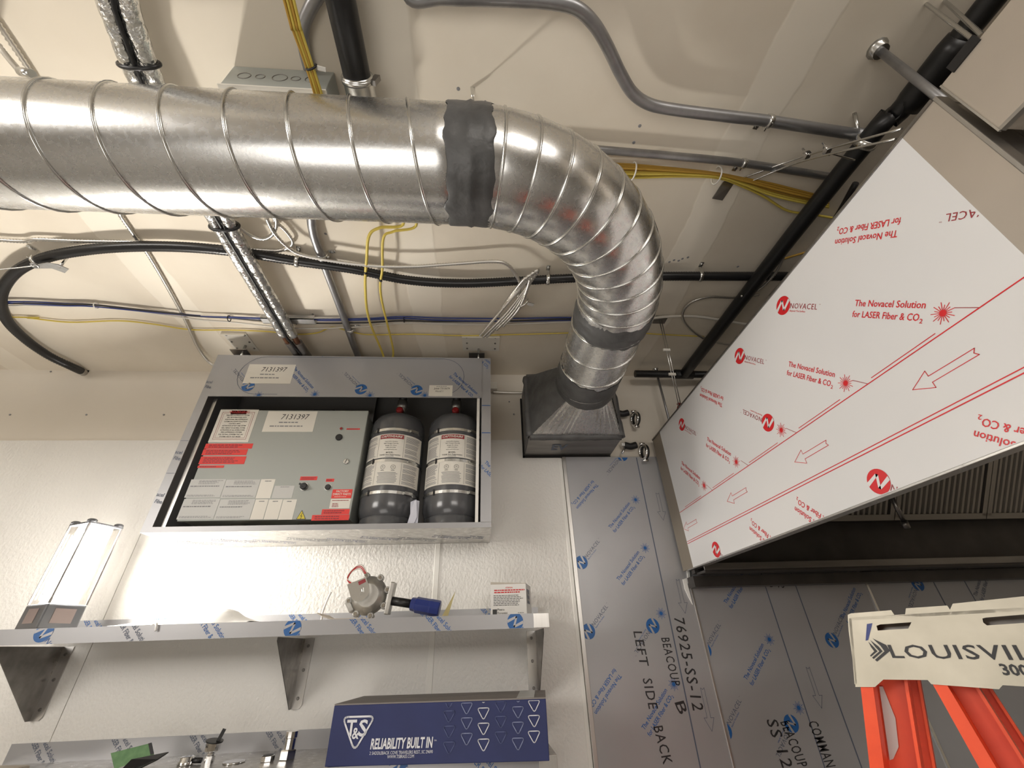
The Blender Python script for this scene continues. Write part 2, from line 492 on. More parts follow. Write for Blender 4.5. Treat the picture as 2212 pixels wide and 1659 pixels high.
L.new(band.outputs['Result'], mx.inputs['Factor']); L.new(rp.outputs['Color'], mx.inputs[6]); mx.inputs[7].default_value = (*rgb(241, 233, 218), 1)
L.new(mx.outputs[2], b.inputs['Base Color'])
bp = N.new('ShaderNodeBump'); bp.inputs['Strength'].default_value = .25; bp.inputs['Distance'].default_value = .004
nz2 = N.new('ShaderNodeTexNoise'); nz2.inputs['Scale'].default_value = 14; L.new(tc.outputs['Object'], nz2.inputs['Vector'])
L.new(mathn('ADD', nz2.outputs['Fac'], band.outputs['Result']), bp.inputs['Height']); L.new(bp.outputs['Normal'], b.inputs['Normal'])
ceil = struct('ceiling', MB().box((-5, -4.5, ZC), (5, WY+.12, ZC+.08)), cm, origin=(0, 0, ZC))

for (a, b) in ((990, 192), (1382, 272), (1369, 308), (703, 505), (1446, 566), (1456, 562), (1466, 563), (1474, 559), (1486, 556), (1594, 576), (1048, 221)):
    q = onZ(a, b, ZC); link_mesh('scuff_mark', MB().lathe(q, (0, 0, -1), [(0, .006), (.0012, .004)], 7), M['pale_text'], ceil)

# ---------------------------------------------------------------- stainless sheets on the wall under the hood
def sheet(name, x0, x1, z0, z1, label, y0=WY-.012):
    o = link_mesh(name, MB().box((x0, y0, z0), (x1, WY-.0045, z1)), M['ss_film'])
    return tag(o, label, 'wall panel')
PANEL_Y = WY-.012
pl = sheet('stainless_sheet', .468, 1.030, -EYE, .910, 'film-covered stainless sheet with handwriting, below the duct box and left of the hood')
link_mesh('edge_strip', MB().box((.456, PANEL_Y-.004, -EYE), (.474, PANEL_Y+.004, .91)), M['ss'], pl, bevel=.001)
link_mesh('bent_edge', MB().box((1.026, PANEL_Y-.005, -EYE), (1.034, PANEL_Y+.006, .30)), M['ss'], pl, bevel=.001)
tq = [F0.P(*F0.px(x, y), .002) for F0 in [Face((0, PANEL_Y, 0), (1, 0, 0), (0, 0, 1))] for x, y in ((1482, 1222), (1484, 1248), (1474, 1252), (1478, 1272), (1486, 1290), (1495, 1306), (1489, 1282), (1484, 1262), (1490, 1250), (1487, 1226))]
link_mesh('torn_film', MB().prism(tq, (0, -.006, 0)), M['paper'], pl)
F = Face((0, PANEL_Y, 0), (1, 0, 0), (0, 0, 1))
def hpx(x, y): return F.px(x, y)
F.new('film_line'); F.rect('grey_ink', .888, -EYE, .8935, .905)
for x, y in ((1319, 1142), (1337, 1255), (1392, 1578)):
    a, b_ = hpx(x, y); F.solution(a, b_, D45, 'blue_ink')
for x, y in ((1288, 1045), (1337, 1455)):      # the same line upside down
    a, b_ = hpx(x, y); F.solution(a, b_, D45+math.pi, 'blue_ink', star=False)
a, b_ = hpx(1428, 1325); F.star(a, b_, 'blue_ink')
for x, y in ((1256, 1215), (1271, 1364)):
    a, b_ = hpx(x, y); F.logo(a, b_, D45, 'blue_ink', 'grey_ink', 'ss_film')
for x, y in ((1410, 1352), (1344, 985)):
    a, b_ = hpx(x, y); F.logo(a, b_, D45+math.pi, 'blue_ink', 'grey_ink', 'ss_film')
for x, y in ((1433, 1124), (1480, 1325), (1538, 1580)):
    a, b_ = hpx(x, y); F.arrow(a, b_, math.pi/2, 'grey_ink')
def hand(F, t, p0, p1, h, ink='marker'):
    a, b_ = F.px(*p0); c, d = F.px(*p1); F.new('handwriting')
    F.text(ink, t, a, b_, math.hypot(c-a, d-b_), h, math.atan2(d-b_, c-a), bold=.006, shear=.08, sp=1.15)
hand(F, '76925-SS-12', (1456, 1335), (1497, 1535), .050)
hand(F, 'BEACOUP', (1428, 1378), (1452, 1482), .040)
hand(F, 'B', (1457, 1518), (1468, 1545), .044)
hand(F, 'LEFT', (1368, 1364), (1383, 1440), .042)
hand(F, 'SIDE', (1388, 1466), (1402, 1533), .042)
hand(F, 'BACK', (1411, 1570), (1433, 1652), .042)
F.build({'blue_ink': 'blue_film_print', 'grey_ink': 'grey_film_print', 'marker': 'handwriting', 'ss_film': 'film_logo_gap'}, pl, (.476, -EYE, 1.024, .905))

pr = sheet('stainless_sheet', 1.036, 1.944, -EYE, .30, 'film-covered stainless sheet with scrawled marker notes, under the hood')
F = Face((0, PANEL_Y, 0), (1, 0, 0), (0, 0, 1))
for p0, p1 in (((1650, 1258), (1758, 1585)), ((1716, 1258), (1860, 1655))):
    a, b_ = F.px(*p0); c, d = F.px(*p1); mid = (a+c)/2; F.new('film_line')
    F.rect('grey_ink', mid-.0025, -EYE, mid+.0025, .30)
for x, y in ((1569, 1305), (1613, 1470)):
    a, b_ = F.px(x, y); F.solution(a, b_, D45, 'blue_ink')
a, b_ = F.px(1822, 1338); F.solution(a, b_, D45, 'blue_ink', star=False)
a, b_ = F.px(1725, 1529); F.star(a, b_, 'blue_ink')
for x, y in ((1522, 1405), (1565, 1580), (1797, 1383)):
    a, b_ = F.px(x, y); F.logo(a, b_, D45, 'blue_ink', 'grey_ink', 'ss_film')
a, b_ = F.px(1709, 1563); F.logo(a, b_, D45+math.pi, 'blue_ink', 'grey_ink', 'ss_film')
for x, y in ((1775, 1530),):
    a, b_ = F.px(x, y); F.arrow(a, b_, math.pi/2, 'grey_ink')
hand(F, 'D-75', (1663, 1268), (1695, 1270), .03, 'marker')
hand(F, 'SS 12', (1655, 1555), (1690, 1659), .05)
hand(F, 'BEACOUP', (1685, 1560), (1725, 1659), .045)
hand(F, 'COMMAN', (1745, 1560), (1785, 1659), .045)
F.build({'blue_ink': 'blue_film_print', 'grey_ink': 'grey_film_print', 'marker': 'handwriting', 'ss_film': 'film_logo_gap'}, pr, (1.045, -EYE, 1.938, .29))

p3 = sheet('stainless_sheet', 1.952, 3.4, -EYE, .30, 'film-covered stainless sheet behind the ladder, right of the bright joint')
link_mesh('joint_strip', MB().box((1.944, PANEL_Y-.004, -EYE), (1.955, PANEL_Y+.004, .30)), M['zinc'], p3)
F = Face((0, PANEL_Y, 0), (1, 0, 0), (0, 0, 1))
a, b_ = F.px(1982, 1262); F.logo(a, b_, D45+math.pi, 'blue_ink', 'grey_ink', 'ss_film')
for p0, p1 in (((2018, 1255), (2036, 1300)), ((2083, 1252), (2095, 1280))):
    a, b_ = F.px(*p0); c, d = F.px(*p1); mid = (a+c)/2; F.new('film_line')
    F.rect('grey_ink', mid-.0025, -EYE, mid+.0025, .30)
a, b_ = F.px(2110, 1290); F.solution(a, b_, D45, 'grey_ink', star=False)
F.build({'blue_ink': 'blue_film_print', 'grey_ink': 'grey_film_print', 'ss_film': 'film_logo_gap'}, p3, (1.96, -EYE, 3.39, .29))
# ---------------------------------------------------------------- spiral duct
DZ = 1.125; DY = .643; DR = .1495
BX, BYc, BR = -.04, 1.203, .56            # start of bend, bend centre y, bend radius
LX = BX+BR                                # axis of the leg that runs to the wall
duct = thing('ventilation_duct', (-.6, DY, DZ-DR), 'round galvanised spiral duct with an elbow, running under the ceiling into the wall', 'duct')
X0 = -4.9
def helix(mb, a, b, R, pitch, ph, r, seg=6):
    """rib wound round the straight from a to b"""
    a = V(a); b = V(b); ax = (b-a).normalized(); L_ = (b-a).length
    n = int(L_/pitch*40); up = V((0, 0, 1)); x = up; y = ax.cross(x)
    pts = []
    for i in range(n+1):
        t = i/n*L_; an = 2*math.pi*t/pitch+ph
        pts.append(a+ax*t+(x*math.cos(an)+y*math.sin(an))*R)
    mb.tube(pts, r, seg)
st = link_mesh('straight_section', MB().tube([(X0+(BX-X0)*i/60, DY, DZ) for i in range(61)], DR, 64), M['galv'], duct)
mb = MB(); PH = 2*math.pi*((X0+1.07)/.1425)
# at x = -1.07 the seam crosses the upper near side (angle ~ 60 deg towards the viewer)
# position angle: up=0; y axis = ax x up = (1,0,0)x(0,0,1) = (0,-1,0) -> towards the viewer
helix(mb, (X0, DY, DZ), (BX-.06, DY, DZ), DR+.001, .1425, PH+math.radians(25), .0042)
link_mesh('spiral_seam', mb, M['galv_rib'], st)
# gored elbow
NG = 12
def bend(t): return V((BX+BR*math.sin(t), BYc-BR*math.cos(t), DZ))
el = MB()
for g in range(NG):
    t0 = math.pi/2*g/NG; t1 = math.pi/2*(g+1)/NG
    rings = []
    for t, dr in ((t0, .0), (t0+.18*(t1-t0), .0025), (t1-.12*(t1-t0), .0025), (t1, 0)):
        c = bend(t); rad = V((math.sin(t), -math.cos(t), 0)); up = V((0, 0, 1))
        rings.append([c+(rad*math.cos(a)+up*math.sin(a))*(DR+dr) for a in [2*math.pi*k/56 for k in range(56)]])
    vs = [p for r_ in rings for p in r_]; fs = []
    for i in range(3):
        for k in range(56):
            k2 = (k+1) % 56; fs.append((i*56+k, (i+1)*56+k, (i+1)*56+k2, i*56+k2))
    el.add(vs, fs, True)
elb = link_mesh('elbow', el, M['galv'], duct)
for g in range(1, NG):
    t = math.pi/2*g/NG; c = bend(t)
    link_mesh('gore_seam', MB().torus(c, (math.cos(t), math.sin(t), 0), DR+.0015, .0042, 56, 6), M['galv_rib'], elb)
lb = link_mesh('sticker', MB().flat([bend(1.0)+V((math.sin(t), -math.cos(t), 0))*(DR+.004)*math.cos(z)+V((0, 0, math.sin(z)*(DR+.004))) + (bend(t)-bend(1.0))
     for t, z in ((.92, -.05), (1.02, -.05), (1.02, .22), (.92, .22))]), M['sticker'], elb)
# leg to the wall
lg = link_mesh('leg_section', MB().tube([(LX, BYc+(1.76-BYc)*i/8, DZ) for i in range(9)], DR, 64), M['galv'], duct)
mb = MB(); helix(mb, (LX, BYc, DZ), (LX, 1.72, DZ), DR+.001, .1425, .8, .0042)
link_mesh('spiral_seam', mb, M['galv_rib'], lg)
def sealant(a, b, edge, thick, seed, parent, wave=.5):
    """brushed-on sealant: lumpy ring with ragged edges"""
    rnd = random.Random(seed); a = V(a); b = V(b); ax = (b-a).normalized(); L_ = (b-a).length
    x = V((0, 0, 1)); y = ax.cross(x); K = 72
    e0 = [rnd.uniform(-edge, edge) for _ in range(K)]; e1 = [rnd.uniform(-edge, edge) for _ in range(K)]
    for e in (e0, e1):
        for _ in range(1): e[:] = [(e[i-1]+e[i]*2+e[(i+1) % K])/4 for i in range(K)]
    rows = [(0, .0006), (.03, thick*.8), (.2, thick), (.42, thick*.85), (.52, thick*2.0), (.58, thick*.8), (.78, thick*1.5), (.86, thick*1.3), (.97, thick*.8), (1, .0006)]
    vs = []; fs = []
    for f, dr in rows:
        for k in range(K):
            an = 2*math.pi*k/K
            t = f*L_+(e0[k]*2*(1-f)+e1[k]*2*f)
            rr = DR+.001+dr*(1+wave*math.sin(an*3+f*5+seed)*.6+rnd.uniform(-.15, .15))
            vs.append(a+ax*t+(x*math.cos(an)+y*math.sin(an))*rr)
    n = len(rows)
    for i in range(n-1):
        for k in range(K):
            k2 = (k+1) % K; fs.append((i*K+k, i*K+k2, (i+1)*K+k2, (i+1)*K+k))
    mb = MB(); mb.add(vs, fs, True)
    return link_mesh('sealant_band', mb, M['mastic'], parent)
sealant((-.098, DY, DZ), (.022, DY, DZ), .0055, .0032, 3, duct, .25)
sealant((LX, 1.15, DZ), (LX, 1.27, DZ), .008, .003, 5, duct, .25)
sealant((LX, 1.575, DZ), (LX, 1.752, DZ), .009, .003, 9, duct, .25)
# square-to-round piece and wall box
SX0, SX1, SZ0, SZ1, SY = .247, .735, .925, 1.30, 1.965
K = 64; vs = []; fs = []
for k in range(K):
    a = 2*math.pi*k/K; c, s_ = math.cos(a), math.sin(a)
    vs.append((LX+DR*c, 1.74, DZ+DR*s_))
for k in range(K):
    a = 2*math.pi*k/K; c, s_ = math.cos(a), math.sin(a); m_ = max(abs(c), abs(s_)); c /= m_; s_ /= m_
    q = lambda t: max(-1, min(1, t*1.0))
    vs.append(((SX0+SX1)/2+(SX1-SX0)/2*q(c), SY-.012, (SZ0+SZ1)/2+(SZ1-SZ0)/2*q(s_)))
for k in range(K):
    k2 = (k+1) % K; fs.append((k, k2, K+k2, K+k))
# snap the four nearest points onto the square's corners
for cx, cz in ((1, 1), (-1, 1), (-1, -1), (1, -1)):
    tgt = V(((SX0+SX1)/2+cx*(SX1-SX0)/2, SY-.012, (SZ0+SZ1)/2+cz*(SZ1-SZ0)/2))
    i = min(range(K, 2*K), key=lambda i: (V(vs[i])-tgt).length); vs[i] = tuple(tgt)
mb = MB(); mb.add(vs, fs)
tr = link_mesh('square_to_round', mb, M['galv'], duct)
wb = link_mesh('wall_box', MB().box((SX0-.004, SY-.014, SZ0-.004), (SX1+.004, WY+.003, SZ1+.004)), M['ss_dark'], duct)
def strip(name, pts, w, t, mat_, parent, seed=0):
    rnd = random.Random(seed); mb = MB()
    P_ = resample(catmull(pts, 6), .02)
    mb.tube(P_, [w*(1+rnd.uniform(-.18, .18)) for _ in P_], 8)
    return link_mesh(name, mb, mat_, parent)
# sealant smeared round the box's front edges
mb = MB(); rnd = random.Random(4)
def smear(a, b, w, d):
    a = V(a); b = V(b); n = 14
    P_ = [a+(b-a)*i/n for i in range(n+1)]
    mb.tube(P_, [w*(1+rnd.uniform(-.2, .25)) for _ in P_], 8)
c4 = [(SX0, SY-.01, SZ0), (SX1, SY-.01, SZ0), (SX1, SY-.01, SZ1), (SX0, SY-.01, SZ1)]
for i in range(4): smear(c4[i], c4[(i+1) % 4], .020, 0)
mb.prism([V(vs[K+K//2-8+0])]*0 or [(SX0-.008, SY-.02, SZ0), (SX0-.008, SY-.02, SZ1), (SX0-.008, WY-.03, SZ1), (SX0-.008, WY-.03, SZ0)], (.006, 0, 0))
mb.prism([(SX1+.002, SY-.02, SZ0), (SX1+.002, SY-.02, SZ1), (SX1+.002, WY-.03, SZ1), (SX1+.002, WY-.03, SZ0)], (.006, 0, 0))
link_mesh('sealant_smear', mb, M['mastic'], duct)
# dark side of the transition, brushed over with sealant on its left and right flanks
def flank(side):
    mb = MB(); idx = []
    for k in range(K):
        a = 2*math.pi*k/K
        if math.cos(a)*side > (.80 if side > 0 else .66): idx.append(k)
    idx.sort(key=lambda k: (2*math.pi*k/K - (0 if side > 0 else math.pi)+math.pi) % (2*math.pi))
    v2 = []; f2 = []
    for k in idx:
        a_ = V(vs[k]); b_ = V(vs[K+k]); n_ = V((side*.0025, -.0025, 0))
        v2 += [a_+n_, b_+n_]
    for i in range(len(idx)-1): f2.append((2*i, 2*i+1, 2*i+3, 2*i+2))
    mb.add(v2, f2, True); return mb
for s_ in (-1, 1): link_mesh('sealant_flank', flank(s_), M['mastic'], duct)
F = Face((0, SY+.02, SZ0-.005), (1, 0, 0), (0, 1, 0)); F.l = -.0006
link_mesh('cut_edge', MB().box((SX0-.016, WY-.008, SZ0-.016), (SX0-.006, WY+.002, SZ1)), M['black'], duct)
link_mesh('cut_edge', MB().box((SX0-.016, WY-.008, SZ0-.016), (SX1+.006, WY+.002, SZ0-.005)), M['black'], duct)
Fd = Face(((SX0+SX1)/2-.06, WY-.12, SZ0-.0045), (1, 0, 0), (0, -1, 0))
Fd.new('box_mark').text('grey_ink', 'EV', -.05, -.03, .085, .075, 0, bold=.03)  # letter-shaped strokes on the underside of the wall box
Fd.build({'grey_ink': 'box_mark'}, wb)

# ---------------------------------------------------------------- kitchen hood
HX = 1.0; HB = .293; HT = 1.005; HY0 = .372; HY1 = 2.165; HXR = 3.6
hood = thing('exhaust_hood', (2.2, 1.27, HB), 'large stainless exhaust hood with a white film-covered end panel, hung above the wall sheets', 'hood')
endp = link_mesh('end_panel', MB().box((HX, .452, HB), (HX+.012, 2.050, HT)), M['white_film'], hood)
link_mesh('end_panel_back', MB().box((HX+.0005, 2.050, HB-.0), (HX+.012, HY1, HT)), M['hood_back'], hood)
link_mesh('end_panel_front', MB().box((HX+.0005, HY0, HB), (HX+.012, .452, HT)), M['beige_ss'], hood)
link_mesh('edge_flange', MB().box((HX-.002, HY0-.009, HB), (HX+.03, HY0, HT)), M['ss'], hood, bevel=.002)
link_mesh('top_flange', MB().box((HX-.004, HY0, HT-.004), (HX+.02, HY1, HT+.003)), M['ss_dark'], hood)
link_mesh('bottom_flange', MB().box((HX-.002, HY0, HB-.006), (HX+.03, HY1-.05, HB)), M['ss'], hood, bevel=.001)
link_mesh('top_panel', MB().box((HX+.012, HY0, HT-.012), (HXR, HY1, HT)), M['ss_dark'], hood)
link_mesh('front_panel', MB().box((HX+.012, HY0, HB), (HXR, HY0+.04, HT-.012)), M['ss'], hood)
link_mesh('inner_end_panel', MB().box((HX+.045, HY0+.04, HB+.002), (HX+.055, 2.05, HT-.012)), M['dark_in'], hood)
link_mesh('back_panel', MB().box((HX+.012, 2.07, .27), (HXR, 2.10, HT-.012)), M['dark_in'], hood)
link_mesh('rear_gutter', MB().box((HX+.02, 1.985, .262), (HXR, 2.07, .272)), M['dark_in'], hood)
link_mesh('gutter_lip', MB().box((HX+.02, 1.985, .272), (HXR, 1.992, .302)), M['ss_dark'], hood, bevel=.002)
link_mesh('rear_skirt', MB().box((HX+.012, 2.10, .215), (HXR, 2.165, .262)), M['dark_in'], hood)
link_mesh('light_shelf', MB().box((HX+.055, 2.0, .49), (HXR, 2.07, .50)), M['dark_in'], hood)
# baffle filters lean from the back wall up to the front
fz0, fy0 = .50, 1.985; fa = math.radians(52); FL = .56; FWd = .50
fdir = V((0, -math.cos(fa), math.sin(fa))); fn = V((0, -math.sin(fa), -math.cos(fa)))
for i in range(5):
    xa = HX+.06+i*(FWd+.004); base = V((xa, fy0, fz0))
    if xa+FWd > HXR: break
    lab = ['grease filter nearest the white end panel, mostly hidden behind it', 'slatted grease filter inside the hood, left of the bare divider', 'slatted grease filter inside the hood at the right edge of the picture', 'slatted grease filter further along inside the hood', 'last slatted grease filter deep inside the hood'][i]
    flt = thing('grease_filter', tuple(base+V((FWd/2, 0, 0))), lab, 'filter', 'baffle filters inside the hood')
    fr = MB()
    for a_, b_ in (((0, 0), (FWd, 0)), ((0, FL), (FWd, FL))):
        fr.bar(base+V((a_[0], 0, 0))+fdir*(a_[1]), base+V((b_[0], 0, 0))+fdir*b_[1], .03, .03, fn)
    for x_ in (.012, FWd-.012): fr.bar(base+V((x_, 0, 0)), base+V((x_, 0, 0))+fdir*FL, .024, .03, fn)
    link_mesh('frame', fr, M['filter'], flt)
    link_mesh('back_sheet', MB().hexa([base+fn*-.03+V((0,0,0)), base+fn*-.03+V((FWd,0,0)), base+fn*-.02+V((FWd,0,0)), base+fn*-.02,
               base+fdir*FL+fn*-.03, base+fdir*FL+fn*-.03+V((FWd,0,0)), base+fdir*FL+fn*-.02+V((FWd,0,0)), base+fdir*FL+fn*-.02]), M['dark_in'], flt)
    first = None; nb = 15
    for k in range(nb):
        x_ = .03+(FWd-.06)*(k+.5)/nb
        if first is None:
            sl = MB(); sl.prism([base+V((x_-.010, 0, 0)), base+V((x_-.006, 0, 0))+fn*.012, base+V((x_+.006, 0, 0))+fn*.012, base+V((x_+.010, 0, 0))], fdir*FL)
            first = link_mesh('slat', sl, M['filter'], flt); fx = x_
        else:
            c = first.copy(); COL.objects.link(c); c.parent = flt; c.location = first.location+V((x_-fx, 0, 0)); WL[c] = WL[first]+V((x_-fx, 0, 0))
# spray pipe inside the hood
p0 = onX(1918, 1058, 1.5); p0 = V((1.52, 1.66, .56)); p1 = V((1.58, 1.74, .40))
mb = MB(); mb.cyl(onY(1925, 1072, 1.62), onY(1952, 1125, 1.66), .009); mb.cyl(onY(1952, 1125, 1.66), onY(1959, 1140, 1.67), .013)
link_mesh('spray_nozzle', mb, M['ss_dark'], hood)
# supply box hung on the hood's front
sbx = thing('supply_plenum', (2.2, -.1, .825), 'plain stainless supply box joined to the front of the hood, top right', 'air duct')
link_mesh('box_body', MB().box((HX+.0, -.75, .826), (HXR, HY0-.026, 1.012)), M['beige_ss'], sbx)
link_mesh('lower_flange', MB().box((HX+.0, -.75, .818), (HX+.012, HY0-.026, .826)), M['ss'], sbx)
link_mesh('corner_flange', MB().box((HX-.002, HY0-.027, .818), (HX+.004, HY0-.0235, 1.012)), M['zinc'], sbx)
q0 = onX(2052, 150, HX); q1 = onX(2108, 78, HX)
link_mesh('lifting_tab', MB().box((HX-.004, q1.y, 1.006), (HX+.002, q0.y, 1.030)), M['black'], sbx)
# film print on the end panel: right = towards the viewer (-Y), up = Z
F = Face((HX, 0, 0), (0, -1, 0), (0, 0, 1)); NN = -D45
for x, y in ((1846, 661), (1703, 791), (1527, 951), (1472, 1002)):
    a, b_ = F.px(x, y); F.solution(a, b_, NN, 'red_ink')
for x, y in ((1692, 660), (1598, 769), (1473, 917)):
    a, b_ = F.px(x, y); F.logo(a, b_, NN, 'red_ink', 'darkred_ink', 'white_film')
a, b_ = F.px(1659, 913); F.logo(a, b_, NN+math.pi, 'red_ink', 'darkred_ink', 'white_film')
a, b_ = F.px(1688, 929); F.star(a, b_, 'red_ink')
for x, y in ((1941, 497), (1561, 872)):
    a, b_ = F.px(x, y); F.solution(a, b_, NN+math.pi, 'red_ink', star=False)
a, b_ = F.px(2230, 440); F.logo(a, b_, NN+math.pi, 'red_ink', 'darkred_ink', 'white_film')
for x, y in ((1898, 1040), (1547, 1187)):
    a, b_ = F.px(x, y); F.logo(a, b_, NN, 'red_ink', 'darkred_ink', 'white_film')
for x, y in ((1620, 1137), (1718, 1094), (2106, 930)):
    # only the tail of the upside-down line shows above the bottom edge
    a, b_ = F.px(x, y); F.solution(a+.183*math.cos(NN), b_+.183*math.sin(NN), NN+math.pi, 'red_ink', star=False)
for z in (.549, .399):
    F.new('film_line'); F.rect('red_ink', -2.05, z-.0013, -.45, z+.0013)
F.new('film_line'); F.rect('red_ink', -2.05, .4068, -.45, .4090)
for k in range(8):
    s0 = F.px(1498 if k < 0 else 2024, 724)[0]-.2885*k
    F.new('film_line'); F.rect('red_ink', s0-.2885*0.62, .5565, s0, .5585)
for x, y in ((1972, 842), (1717, 998), (1571, 1083), (1477, 1142)):
    a, b_ = F.px(x, y); F.arrow(a, b_, 0, 'red_ink')
for x, y in ((2037, 677), (1826, 828), (1688, 929), (1593, 997), (1521, 1049)):
    a, b_ = F.px(x, y); F.new('film_line'); F.line('darkred_ink', [(a+.024, b_-.006), (a+.055, .5505)], .0016)
F.build({'red_ink': 'red_film_print', 'darkred_ink': 'dark_red_film_print', 'white_film': 'film_logo_gap'}, endp, (-2.046, HB+.002, -.456, HT-.004))
# ---------------------------------------------------------------- wall cabinet
CX0, CX1, CZ0, CZ1, CY = -1.425, .042, .452, 1.378, 1.88
cab = thing('suppression_cabinet', ((CX0+CX1)/2, 2.04, CZ0), 'open-fronted stainless wall cabinet with film on its top band, under the duct', 'cabinet')
link_mesh('back_sheet', MB().box((CX0, WY-.012, CZ0), (CX1, WY-.004, CZ1)), M['cab_in'], cab)
link_mesh('left_side', MB().box((CX0, CY+.003, CZ0), (CX0+.004, WY-.012, CZ1)), M['ss_film'], cab)
rs = link_mesh('right_side', MB().box((CX1-.004, CY+.003, CZ0), (CX1, WY-.012, CZ1)), M['ss'], cab)
link_mesh('bottom_sheet', MB().box((CX0+.004, CY+.003, CZ0), (CX1-.004, WY-.012, CZ0+.004)), M['ss'], cab)
Fb = Face((0, 2.03, CZ0), (1, 0, 0), (0, -1, 0))
for k_ in range(9): Fb.solution(-1.38+.165*k_, -.02+.03*(k_ % 2), -.35, 'pale_blue_ink' if k_ % 3 else 'grey_ink', star=False)
Fb.build({}, [o for o in cab.children if o.name.startswith('bottom_sheet')][0], (CX0+.02, -.14, CX1-.03, .13))
link_mesh('top_sheet', MB().box((CX0+.004, CY+.003, CZ1-.004), (CX1-.004, WY-.012, CZ1)), M['ss'], cab)
lf = link_mesh('left_flange', MB().box((CX0, CY, CZ0), (-1.385, CY+.003, CZ1)), M['ss_film'], cab)
rf = link_mesh('right_flange', MB().box((-.006, CY, CZ0+.024), (CX1, CY+.003, CZ1)), M['ss_film'], cab)
link_mesh('bottom_lip', MB().box((-1.385, CY, CZ0), (CX1, CY+.003, CZ0+.023)), M['ss_film'], cab)
link_mesh('left_track', MB().box((-1.372, CY+.03, CZ0+.004), (-1.355, CY+.034, 1.12)), M['ss'], cab)
link_mesh('right_track', MB().box((-.030, CY+.004, CZ0+.02), (-.016, CY+.03, 1.12)), M['frp_trim'], cab)
band = link_mesh('top_band', MB().box((-1.385, CY-.004, 1.116), (-.006, CY, CZ1-.003)), M['ss_film'], cab)
link_mesh('inner_panel', MB().box((-1.36, 2.12, 1.08), (-.62, 2.13, 1.36)), M['cab_in'], cab)
F = Face((0, CY-.004, 0), (1, 0, 0), (0, 0, 1))
for x, y in ((780, 841), (900, 843), (536, 834)):
    a, b_ = F.px(x, y); F.logo(a, b_, math.pi*.75, 'blue_ink', 'grey_ink', 'ss_film')
for x, y in ((978, 808), (632, 795)):
    a, b_ = F.px(x, y); F.solution(a, b_, -D45, 'blue_ink')
for x, y in ((703, 768), (820, 766), (468, 765)):
    a, b_ = F.px(x, y); F.new('film_slogan'); F.text('blue_ink', 'The', a-.035, b_+.012, .030, .017, -D45, bold=.012)
for x, y in ((800, 850), (918, 850), (560, 850)):
    a, b_ = F.px(x, y); F.star(a, b_-.012, 'blue_ink')
# line of the film cut-out, a long rounded shape
pts = []
for k in range(13):
    t = math.pi/2+math.pi*k/12; pts.append((-1.16+.118*math.cos(t), 1.247+.118*math.sin(t)))
F.new('film_cut_line'); F.line('grey_ink', [(-.22, 1.365)]+pts+[(-1.05, 1.129)], .0022)
pts = []
for k in range(13):
    t = math.pi/2-math.pi*k/12; pts.append((-.22+.118*math.cos(t), 1.247+.118*math.sin(t)))
F.new('film_cut_line'); F.line('grey_ink', pts, .0022)
F.build({'blue_ink': 'blue_film_print', 'grey_ink': 'grey_film_print', 'ss_film': 'film_logo_gap'}, band, (-1.383, 1.117, -.008, CZ1-.004))
F = Face((0, CY, 0), (1, 0, 0), (0, 0, 1))
a, b_ = F.px(1046, 1000); F.solution(a, b_, -D45, 'blue_ink'); a, b_ = F.px(1050, 780); F.solution(a-.1, b_+.1, -D45, 'blue_ink')
for y in (876, 935): a, b_ = F.px(1055, y); F.new('film_line'); F.rect('blue_ink', -.006, b_-.002, CX1, b_+.002)
F.build({'blue_ink': 'blue_film_print'}, rf, (-.004, CZ0+.03, CX1-.002, CZ1-.01))
F = Face((0, CY, 0), (1, 0, 0), (0, 0, 1))
for z in (1.19, .80, .60): F.solution(-1.50, z+.02, -D45*.2, 'grey_ink', star=False)
for y in (952, 1022): a, b_ = F.px(400, y); F.new('film_line'); F.rect('grey_ink', CX0, b_-.001, -1.386, b_+.001)
F.build({'grey_ink': 'grey_film_print'}, lf, (CX0+.002, CZ0+.03, -1.387, CZ1-.01))
def quad(F, pts, z=None, org=(300, 740), s=3.606):
    """corners read off an enlarged view -> rectangle in the face's own axes"""
    q = [F.px(org[0]+x/s, org[1]+y/s) for x, y in pts]
    return (q[0][0]+q[3][0])/2, (q[3][1]+q[2][1])/2, (q[1][0]+q[2][0])/2, (q[0][1]+q[1][1])/2
def plate(F, r, mat_, parent, name='sticker', t=.0008):
    a0, b0, a1, b1 = r
    mb = MB(); mb.prism([F.P(a0, b0, 0.0002), F.P(a1, b0, .0002), F.P(a1, b1, .0002), F.P(a0, b1, .0002)], F.n*t)
    return link_mesh(name, mb, M[mat_], parent)
def rtext(F, r, ink, s, u0, v0, u1, v1, **k):
    a0, b0, a1, b1 = r; F.new('lettering')
    F.text(ink, s, a0+(a1-a0)*u0, b0+(b1-b0)*v0, (a1-a0)*(u1-u0), (b1-b0)*(v1-v0), lift=.0016, **k)
def rlines(F, r, ink, u0, v0, u1, v1, n, seed=0, fill=.5):
    rnd = random.Random(seed); a0, b0, a1, b1 = r; F.fine()
    for i in range(n):
        v = v1-(v1-v0)*(i+.5)/n; h = (v1-v0)/n*fill; x = u0
        end = u0+(u1-u0)*rnd.uniform(.72, 1)
        while x < end-.02:                       # words of a line too small to read
            w = rnd.uniform(.03, .09)
            F.rect(ink, a0+(a1-a0)*x, b0+(b1-b0)*(v-h/2), a0+(a1-a0)*min(x+w, end), b0+(b1-b0)*(v+h/2), .0016)
            x += w+.015
F = Face((0, CY-.004, 0), (1, 0, 0), (0, 0, 1))
r = quad(F, [(860, 170), (1230, 172), (1175, 320), (810, 320)])
st1 = plate(F, r, 'sticker', band)
rtext(F, r, 'print_text', '7131397', .30, .62, .84, .86, shear=.2)
